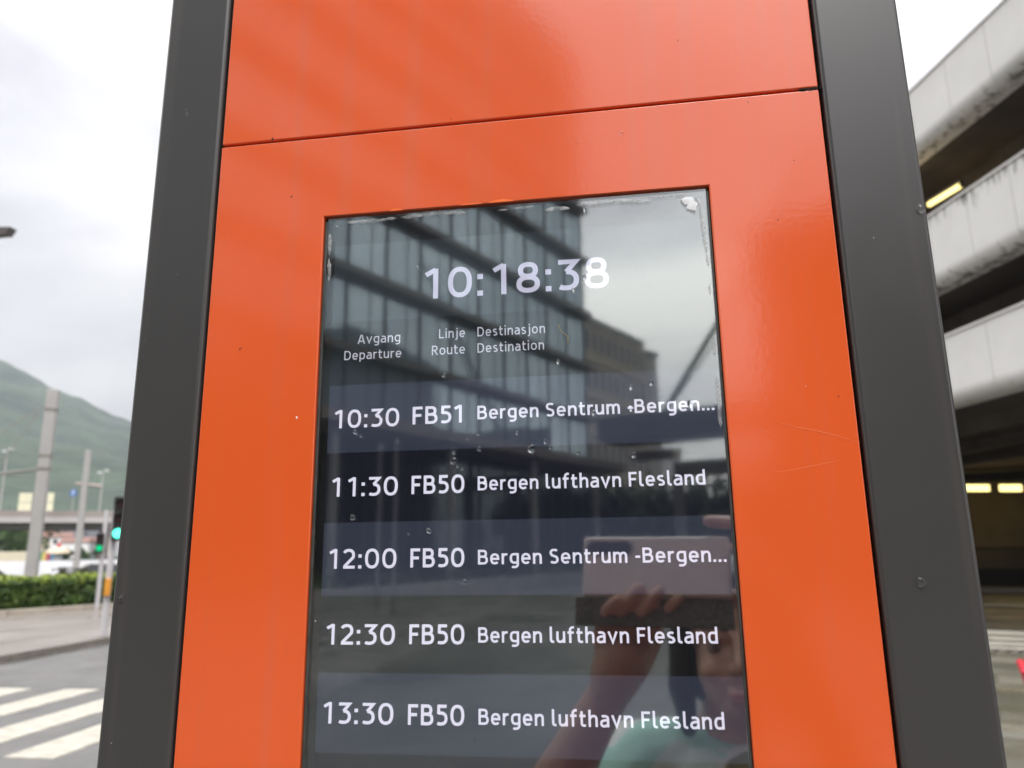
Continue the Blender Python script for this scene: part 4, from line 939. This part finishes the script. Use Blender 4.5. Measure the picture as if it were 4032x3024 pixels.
# second office block, brown-grey
def block(name, az0, d0_, az1, d1_, ztop, m, wcols, wrows, wm, label, depth=12, z0=1.2, side=None, ww=.55, wh=.5):
    a, b = mir(az0, d0_), mir(az1, d1_); d_ = (b - a); L = d_.length; d_.normalize(); n_ = Vector((-d_.y, d_.x, 0))
    if (a + n_).length < a.length: n_ = -n_
    r = empty(name, a, label=label, cat='building')
    MB().prism([(0, 0), (depth, 0), (depth, ztop), (0, ztop)], a, b, n_).build('wall', m, r)
    MB().prism([(-.15, ztop + .005), (depth + .15, ztop + .005), (depth + .15, ztop + .5), (-.15, ztop + .5)], a - d_ * .15, b + d_ * .15, n_).build('roof', mat('flat_roof', (.2, .2, .2), .8, var=.05, scale=1), r)
    rh = (ztop - z0) / wrows; cwid = L / wcols
    for i in range(wrows):
        MB().prism([(-.12, z0 + i * rh - .2), (.02, z0 + i * rh - .2), (.02, z0 + i * rh + .1), (-.12, z0 + i * rh + .1)], a, b, n_).build('ledge', side or COP, r)
        for j in range(wcols):
            c = a + d_ * cwid * (j + .5); w_ = cwid * ww / 2
            MB().prism([(-.03, z0 + i * rh + rh * .25), (.04, z0 + i * rh + rh * .25), (.04, z0 + i * rh + rh * (.25 + wh)), (-.03, z0 + i * rh + rh * (.25 + wh))], c - d_ * w_, c + d_ * w_, n_).build('window', wm, r)
    return r
BR = mat('brown_render', (.30, .265, .225), .8, var=.1, scale=.4); BRL = mat('tan_ledge', (.44, .39, .31), .8, var=.05, scale=1)
block('office_block', -6, 58, 1.95, 74, 21.6, BR, 14, 6, WINM, 'brown office block with rows of windows, mirrored right of the clock', side=BRL)
block('office_side_face', 2.0, 75, 2.95, 76.5, 21.0, mat('pale_side_face', (.36, .34, .32), .8, var=.05, scale=1), 1, 1, WINM, 'narrow pale side face of the brown office block, mirrored in the screen', depth=8, ww=.05, wh=.05)  # stands for the brown block's lighter side face, tone set in the colour
block('white_building', 1.7, 82, 4.3, 84, 11.8, mat('white_render', (.66, .66, .68), .8, var=.04, scale=1), 3, 2, WINM, 'small white building under the footbridge, mirrored in the screen', ww=.2, wh=.2)
block('brick_block', 10.7, 34, 44, 30, 15.4, mat('dark_brick', (.055, .04, .032), .8, var=.2, scale=2), 10, 4, WINM, 'dark brick block right of the footbridge, mirrored in the orange paint', side=BEAMM)
# footbridge with its leaning mast
FB = mat('bridge_dark', (.075, .07, .08), .7, var=.1, scale=.5)
a, b = mir(-.2, 44), mir(13, 41)
fb = empty('footbridge', a, label='dark footbridge with a leaning green mast, mirrored at the right of the screen', cat='footbridge')
d_ = (b - a).normalized(); n_ = Vector((-d_.y, d_.x, 0))
MB().prism([(0, 7.4), (3, 7.4), (3, 8.75), (0, 8.75)], a, b, n_).build('deck', FB, fb)
MB().prism([(-.1, 8.752), (.05, 8.752), (.05, 9.1), (-.1, 9.1)], a, b, n_).build('rail', FB, fb)
a2, b2 = mir(1.3, 46), mir(12, 43); a2.z = 0; b2.z = 0
MB().prism([(0, 6.75), (1.5, 6.75), (1.5, 7.2), (0, 7.2)], a2, a2.lerp(b2, .3), n_).build('ramp', BR, fb)
MB().prism([(0, 5.6), (1.5, 5.6), (1.5, 6.4), (0, 6.4)], a2.lerp(b2, .3), b2, n_).build('ramp', BR, fb)
GM_ = mat('green_grey_steel', (.16, .20, .18), .5, var=.08, scale=1)
MB().tube([mir(1.9, 42, 7.5), mir(8.3, 42, 14.6), mir(16, 42, 23.5)], .17, 10).build('mast', GM_, fb)
MB().tube([mir(3.1, 42, 8.7), mir(8.6, 42, 14.0), mir(15.6, 42, 22.9)], .05, 6).build('stay_cable', GM_, fb)
for az in (4, 11): 
    p = mir(az, 43.5); MB().box((-.3, -.3, 0), (.3, .3, 5.6), Matrix.Translation((p.x, p.y, 0))).build('pier', GREYC, fb)
# trees and slim posts in the square
for i, (az, dist, hh, cw, lab) in enumerate(((-6.3, 50, 4.9, 4.0, 'leftmost'), (-3.2, 52, 5.6, 5, 'second'), (.4, 50, 5.4, 5.2, 'third'), (3.9, 51, 5.2, 5.2, 'fourth'), (7.4, 49, 5.2, 5.4, 'fifth'), (11, 50, 5.5, 5.5, 'rightmost'))):
    tree(mir(az, dist), hh, cw, TL2, 2600, 80 + i, '%s low dark green tree of the row in the square, mirrored below the footbridge' % lab, 'trees in the square behind', .30)
PP = mat('pale_post', (.20, .20, .20), .5, var=.05, scale=2)
for az, dist, hh, lab in ((-18.6, 22, 4.6, 'left'), (-17.4, 21, 4.6, 'right')):
    p = mir(az, dist); r = empty('flag_pole', p, label='%s slim pale post of the pair before the office lobby, mirrored in the screen' % lab, cat='post', group='pale posts before the lobby')
    MB().tube([p, p + Vector((0, 0, hh))], [.055, .035], 10).build('pole', PP, r); MB().tube([p + Vector((0, 0, hh)), p + Vector((0, 0, hh + .12))], [.09, .03], 10).build('cap', PP, r)
# low planter wall at the foot of the office building
pw = empty('planter_wall', op(14, 4.2, 0), label='low dark planter wall before the office building, mirrored in the screen', cat='planter')
MB().prism([(3.8, 0), (4.4, 0), (4.4, .55), (3.8, .55)], op(2, 0, 0), op(30, 0, 0), ON).build('wall', GREYC, pw)
k = random.Random(9); leaves('plants', TL2, pw, [op(k.uniform(2, 30), k.uniform(3.0, 4.1), k.uniform(.2, .95)) for _ in range(2500)], .12, k)

# ------------------------------------------------------------------ the person taking the picture (seen only mirrored)
CB = Matrix(((RT.x, UP.x, -FW.x, CAMP.x), (RT.y, UP.y, -FW.y, CAMP.y), (RT.z, UP.z, -FW.z, CAMP.z), (0, 0, 0, 1)))
CASE = mat('case_warm_grey', (.60, .56, .52), .45, var=.05, scale=60, bump=.00005, bscale=900)
FLAP = mat('case_flap_mottled', (.03, .028, .025), .6, col2=(.16, .15, .13), scale=220)
ISL = mat('camera_island', (.015, .015, .02), .2, var=.1, scale=50)
ph = empty('phone', CB @ Vector((.03, -.02, .006)), label='warm grey cased phone held level with a dark flap, mirrored in the screen', cat='phone')
MB().box((-.055, -.058, .0016), (.121, .0145, .0110), CB).build('case', CASE, ph, bevel=.004, seg=3)
def pill(x0, x1, rr, z0, z1):
    ring = [Vector((x1 - rr + rr * math.cos(R(a)), rr * math.sin(R(a)), 0)) for a in range(-90, 91, 15)] + [Vector((x0 + rr + rr * math.cos(R(a)), rr * math.sin(R(a)), 0)) for a in range(90, 271, 15)]
    n_ = len(ring); vs = [CB @ Vector((v.x, v.y, z)) for z in (z0, z1) for v in ring]
    return MB().add(vs, [tuple(range(n_)), tuple(range(n_, 2 * n_))[::-1]] + [(i, (i + 1) % n_, n_ + (i + 1) % n_, n_ + i) for i in range(n_)])
pill(-.0525, .0085, .0105, .0009, .0020).build('island_rim', mat('case_lip', (.34, .31, .29), .4, var=.05, scale=60), ph)
pill(-.049, .005, .0076, .0003, .0008).build('camera_island', ISL, ph)
for x in (-.040, -.026): MB().tube([CB @ Vector((x, 0, .0003)), CB @ Vector((x, 0, -.0004))], .0052, 20).build('lens', mat('lens_glass', (.01, .012, .03), .03, var=.1, scale=80), ph)
MB().box((-.064, -.092, .006), (.122, -.0585, .0105), CB).build('flap', FLAP, ph, bevel=.0015)

def lump(mb, pts, rs, n=12):
    pts = [Vector(p) for p in pts]
    d0 = (pts[0] - pts[1]).normalized(); d1 = (pts[-1] - pts[-2]).normalized()
    P = [pts[0] + d0 * rs[0] * .95, pts[0] + d0 * rs[0] * .6] + pts + [pts[-1] + d1 * rs[-1] * .6, pts[-1] + d1 * rs[-1] * .95]
    mb.tube(P, [rs[0] * .25, rs[0] * .75] + list(rs) + [rs[-1] * .75, rs[-1] * .25], n)
def ball(mb, c, r, n=14):
    c = Vector(c); b = len(mb.v); m_ = n // 2
    for i in range(1, m_):
        th = math.pi * i / m_
        for j in range(n): mb.v.append(c + Vector((r[0] * math.sin(th) * math.cos(2 * math.pi * j / n), r[1] * math.sin(th) * math.sin(2 * math.pi * j / n), r[2] * math.cos(th))))
    mb.v += [c + Vector((0, 0, r[2])), c - Vector((0, 0, r[2]))]; t = b + (m_ - 1) * n
    for i in range(m_ - 2):
        for j in range(n): mb.f.append((b + i * n + j, b + (i + 1) * n + j, b + (i + 1) * n + (j + 1) % n, b + i * n + (j + 1) % n))
    for j in range(n): mb.f.append((t, b + j, b + (j + 1) % n)); mb.f.append((t + 1, b + (m_ - 2) * n + (j + 1) % n, b + (m_ - 2) * n + j))
def fuse(mb, name, m, parent, vox, sm=4):
    o = mb.build(name, m, parent); r_ = o.modifiers.new('remesh', 'REMESH'); r_.mode = 'VOXEL'; r_.voxel_size = vox; r_.use_smooth_shade = True
    s_ = o.modifiers.new('smooth', 'SMOOTH'); s_.iterations = sm; s_.factor = .5; return o
SKIN = mat('skin', (.50, .31, .24), .5, var=.05, scale=14); p_ = SKIN.node_tree.nodes['Principled BSDF']; p_.inputs['Subsurface Weight'].default_value = .08; p_.inputs['Subsurface Radius'].default_value = (.01, .004, .002)
HC = Vector((.160, -.825, 1.505))       # head centre
per = empty('person', (.16, -.86, 0), label='person in a mint patterned shirt holding up a phone, mirrored low in the screen', cat='person')
bd = MB()
ball(bd, HC + Vector((0, -.01, .030)), (.076, .094, .088)); ball(bd, HC + Vector((0, .022, -.035)), (.062, .066, .078)); ball(bd, HC + Vector((0, .052, -.092)), (.030, .026, .024))
ball(bd, HC + Vector((-.036, .060, -.040)), (.024, .020, .020)); ball(bd, HC + Vector((.036, .060, -.040)), (.024, .020, .020))
lump(bd, [HC + Vector((0, .086, .006)), HC + Vector((0, .102, -.030))], [.008, .013]); ball(bd, HC + Vector((0, .090, -.036)), (.019, .014, .010))
ball(bd, HC + Vector((0, .084, -.068)), (.025, .012, .006)); ball(bd, HC + Vector((0, .082, -.079)), (.021, .012, .006))
for s_ in (-1, 1):
    lump(bd, [HC + Vector((s_ * .016, .080, .014)), HC + Vector((s_ * .046, .070, .014))], [.010, .009]); ball(bd, HC + Vector((s_ * .077, -.004, -.022)), (.010, .018, .030))
lump(bd, [HC + Vector((0, -.02, -.06)), Vector((.16, -.865, 1.36)), Vector((.16, -.885, 1.30))], [.052, .050, .062])
tz = [(1.325, .07, .055), (1.28, .155, .085), (1.14, .155, .100), (1.02, .135, .095), (.92, .150, .100), (.84, .160, .105)]
for (z, rx, ry) in tz: ball(bd, (.16, -.885, z), (rx, ry, .085))
ball(bd, (.16, -.88, 1.18), (.15, .095, .12)); ball(bd, (.16, -.885, .97), (.135, .095, .12))
SHL, ELL, WRL = Vector((.0, -.885, 1.305)), Vector((-.175, -.735, 1.215)), Vector((-.030, -.545, 1.470))
SHR, ELR, WRR = Vector((.32, -.885, 1.305)), Vector((.36, -.70, 1.16)), Vector((.185, -.535, 1.555))
lump(bd, [Vector((.06, -.885, 1.315)), SHL, SHL.lerp(ELL, .5), ELL], [.055, .056, .046, .040])
lump(bd, [ELL, ELL.lerp(WRL, .3), ELL.lerp(WRL, .7), WRL], [.040, .044, .034, .026])
lump(bd, [Vector((.26, -.885, 1.315)), SHR, SHR.lerp(ELR, .5), ELR], [.055, .056, .046, .040])
lump(bd, [ELR, ELR.lerp(WRR, .3), ELR.lerp(WRR, .7), WRR], [.040, .044, .034, .026])
# left hand: palm below the phone, four fingers up over the flap, thumb behind
pl = Vector((-.010, -.500, 1.520))
lump(bd, [WRL, WRL.lerp(pl, .6), pl], [.027, .034, .036])
for dx, dz in ((-.026, .004), (-.009, .010), (.009, .008), (.025, .0)): lump(bd, [pl + Vector((dx * .5, 0, -.02)), pl + Vector((dx, .004, .020 + dz))], [.016, .0125])
for b_, m_, t_, r_ in ((Vector((-.036, -.496, 1.540)), Vector((-.034, -.470, 1.568)), Vector((-.014, -.4565, 1.590)), .0088),
                       (Vector((-.019, -.492, 1.546)), Vector((-.010, -.462, 1.576)), Vector((.012, -.4535, 1.603)), .0092),
                       (Vector((-.001, -.492, 1.544)), Vector((.014, -.460, 1.574)), Vector((.036, -.4515, 1.600)), .0090),
                       (Vector((.015, -.496, 1.534)), Vector((.034, -.462, 1.566)), Vector((.058, -.4505, 1.592)), .0082)):
    lump(bd, [b_, b_.lerp(m_, .6), m_, m_.lerp(t_, .55), t_], [r_ * 1.15, r_ * 1.05, r_ * 1.05, r_, r_ * .88], 10)
lump(bd, [pl + Vector((.020, -.008, -.012)), Vector((.032, -.512, 1.545)), Vector((.045, -.512, 1.585))], [.014, .0115, .010], 10)
# right hand: round the far end of the phone, forefinger over its top edge
pr_ = Vector((.163, -.500, 1.605))
lump(bd, [WRR, WRR.lerp(pr_, .6), pr_], [.026, .029, .028])
for b_, m_, t_, r_ in ((Vector((.158, -.492, 1.640)), Vector((.140, -.466, 1.676)), Vector((.098, -.462, 1.680)), .0088),
                       (Vector((.166, -.488, 1.630)), Vector((.158, -.452, 1.646)), Vector((.124, -.436, 1.648)), .0090),
                       (Vector((.166, -.488, 1.612)), Vector((.160, -.450, 1.624)), Vector((.126, -.434, 1.626)), .0088),
                       (Vector((.164, -.492, 1.594)), Vector((.160, -.455, 1.602)), Vector((.128, -.440, 1.604)), .0078)):
    lump(bd, [b_, b_.lerp(m_, .6), m_, m_.lerp(t_, .55), t_], [r_ * 1.2, r_ * 1.05, r_ * 1.05, r_, r_ * .88], 10)
lump(bd, [pr_ + Vector((-.008, -.012, -.022)), Vector((.140, -.520, 1.578)), Vector((.118, -.512, 1.594))], [.014, .0115, .010], 10)
for s_ in (-1, 1):
    lump(bd, [(.16 + s_ * .08, -.885, .84), (.16 + s_ * .09, -.875, .64), (.16 + s_ * .095, -.865, .46)], [.088, .072, .052])
    lump(bd, [(.16 + s_ * .095, -.865, .46), (.16 + s_ * .098, -.88, .32), (.16 + s_ * .10, -.89, .09)], [.050, .052, .034])
    lump(bd, [(.16 + s_ * .10, -.90, .05), (.16 + s_ * .115, -.76, .035)], [.036, .028])
fuse(bd, 'body', SKIN, per, .0036, 3)
EYEW = mat('eye_white', (.22, .15, .13), .15, var=.02, scale=90); IRIS = mat('iris', (.04, .02, .012), .1, var=.2, scale=300)
for s_ in (-1, 1):
    e_ = MB(); ball(e_, HC + Vector((s_ * .033, .0665, -.006)), (.0125, .0125, .0110), 16); eo = e_.build('eye', EYEW, per, smooth=True)
    e_ = MB(); ball(e_, HC + Vector((s_ * .033, .0755, -.006)), (.0066, .0042, .0066), 14); e_.build('iris', IRIS, eo, smooth=True)
    e_ = MB(); lump(e_, [HC + Vector((s_ * .016, .090, .022)), HC + Vector((s_ * .034, .086, .027)), HC + Vector((s_ * .052, .071, .021))], [.0032, .0036, .002], 8)
    e_.build('eyebrow', mat('brow_hair', (.012, .009, .007), .7, var=.2, scale=200), per)
LIP = mat('lips', (.42, .14, .12), .4, var=.05, scale=50); e_ = MB(); ball(e_, HC + Vector((0, .088, -.0705)), (.023, .011, .0042)); ball(e_, HC + Vector((0, .087, -.0785)), (.019, .011, .0050)); fuse(e_, 'lips', LIP, per, .002, 2)
HAIR = mat('dark_hair', (.014, .011, .009), .45, var=.35, scale=60, wscale=(1, 1, .15), bump=.002, bscale=120)
hr = MB(); ball(hr, HC + Vector((0, -.030, .045)), (.088, .096, .090)); ball(hr, HC + Vector((0, -.045, -.03)), (.085, .072, .10))
for s_ in (-1, 1): lump(hr, [HC + Vector((s_ * .070, .030, .060)), HC + Vector((s_ * .083, .018, .0)), HC + Vector((s_ * .084, .004, -.075)), HC + Vector((s_ * .075, -.01, -.14))], [.020, .018, .022, .014])
lump(hr, [HC + Vector((-.055, .058, .088)), HC + Vector((0, .075, .094)), HC + Vector((.055, .058, .088))], [.016, .018, .016])
fuse(hr, 'hair', HAIR, per, .005, 4)
SHIRT = bpy.data.materials.new('patterned_shirt'); SHIRT.use_nodes = True
t = SHIRT.node_tree; n = t.nodes; l = t.links.new; p = n['Principled BSDF']; p.inputs['Roughness'].default_value = .85
g = n.new('ShaderNodeNewGeometry'); v = n.new('ShaderNodeTexVoronoi'); v.inputs['Scale'].default_value = 15; l(g.outputs['Position'], v.inputs['Vector'])
sc_ = n.new('ShaderNodeSeparateColor'); l(v.outputs['Color'], sc_.inputs[0]); r = n.new('ShaderNodeValToRGB'); r.color_ramp.interpolation = 'CONSTANT'
r.color_ramp.elements[0].color = (.34, .60, .50, 1); r.color_ramp.elements[1].position = .38; r.color_ramp.elements[1].color = (.62, .64, .60, 1)
q = r.color_ramp.elements.new(.72); q.color = (.22, .21, .08, 1); q = r.color_ramp.elements.new(.86); q.color = (.50, .62, .56, 1)
l(sc_.outputs[0], r.inputs[0]); l(r.outputs[0], p.inputs['Base Color'])
sh = MB()
for (z, rx, ry) in tz[:5]: ball(sh, (.16, -.885, z), (rx + .014 if z < 1.27 else rx * .9, ry + .016, .085))
ball(sh, (.16, -.88, 1.18), (.168, .112, .12)); ball(sh, (.16, -.885, .97), (.155, .115, .14)); ball(sh, (.16, -.885, .86), (.165, .118, .06))
lump(sh, [Vector((.07, -.885, 1.312)), SHL, SHL.lerp(ELL, .85)], [.062, .067, .064]); lump(sh, [Vector((.25, -.885, 1.312)), SHR, SHR.lerp(ELR, .75)], [.062, .067, .064])
fuse(sh, 'shirt', SHIRT, per, .007, 3)
tr_ = MB(); ball(tr_, (.16, -.885, .84), (.168, .116, .10))
for s_ in (-1, 1): lump(tr_, [(.16 + s_ * .08, -.885, .84), (.16 + s_ * .092, -.875, .5), (.16 + s_ * .10, -.885, .12)], [.100, .072, .056])
fuse(tr_, 'trousers', mat('dark_trousers', (.03, .035, .05), .9, var=.2, scale=20), per, .009, 3)
so = MB()
for s_ in (-1, 1): lump(so, [(.16 + s_ * .10, -.91, .052), (.16 + s_ * .113, -.80, .045), (.16 + s_ * .118, -.74, .038)], [.044, .042, .034])
fuse(so, 'shoes', mat('white_shoes', (.5, .5, .48), .6, var=.1, scale=30), per, .008, 2)

# ------------------------------------------------------------------ thin air
hz = MB().box((-1900, -260, -1.2), (420, 1900, 700)); HZM = bpy.data.materials.new('haze'); HZM.use_nodes = True; t = HZM.node_tree; t.nodes.clear()
o = t.nodes.new('ShaderNodeOutputMaterial'); v = t.nodes.new('ShaderNodeVolumePrincipled'); v.inputs['Color'].default_value = (.80, .88, .96, 1); v.inputs['Density'].default_value = .00020
v.inputs['Anisotropy'].default_value = 0.2; t.links.new(v.outputs[0], o.inputs['Volume'])
hz.build('haze', HZM, kind='stuff')
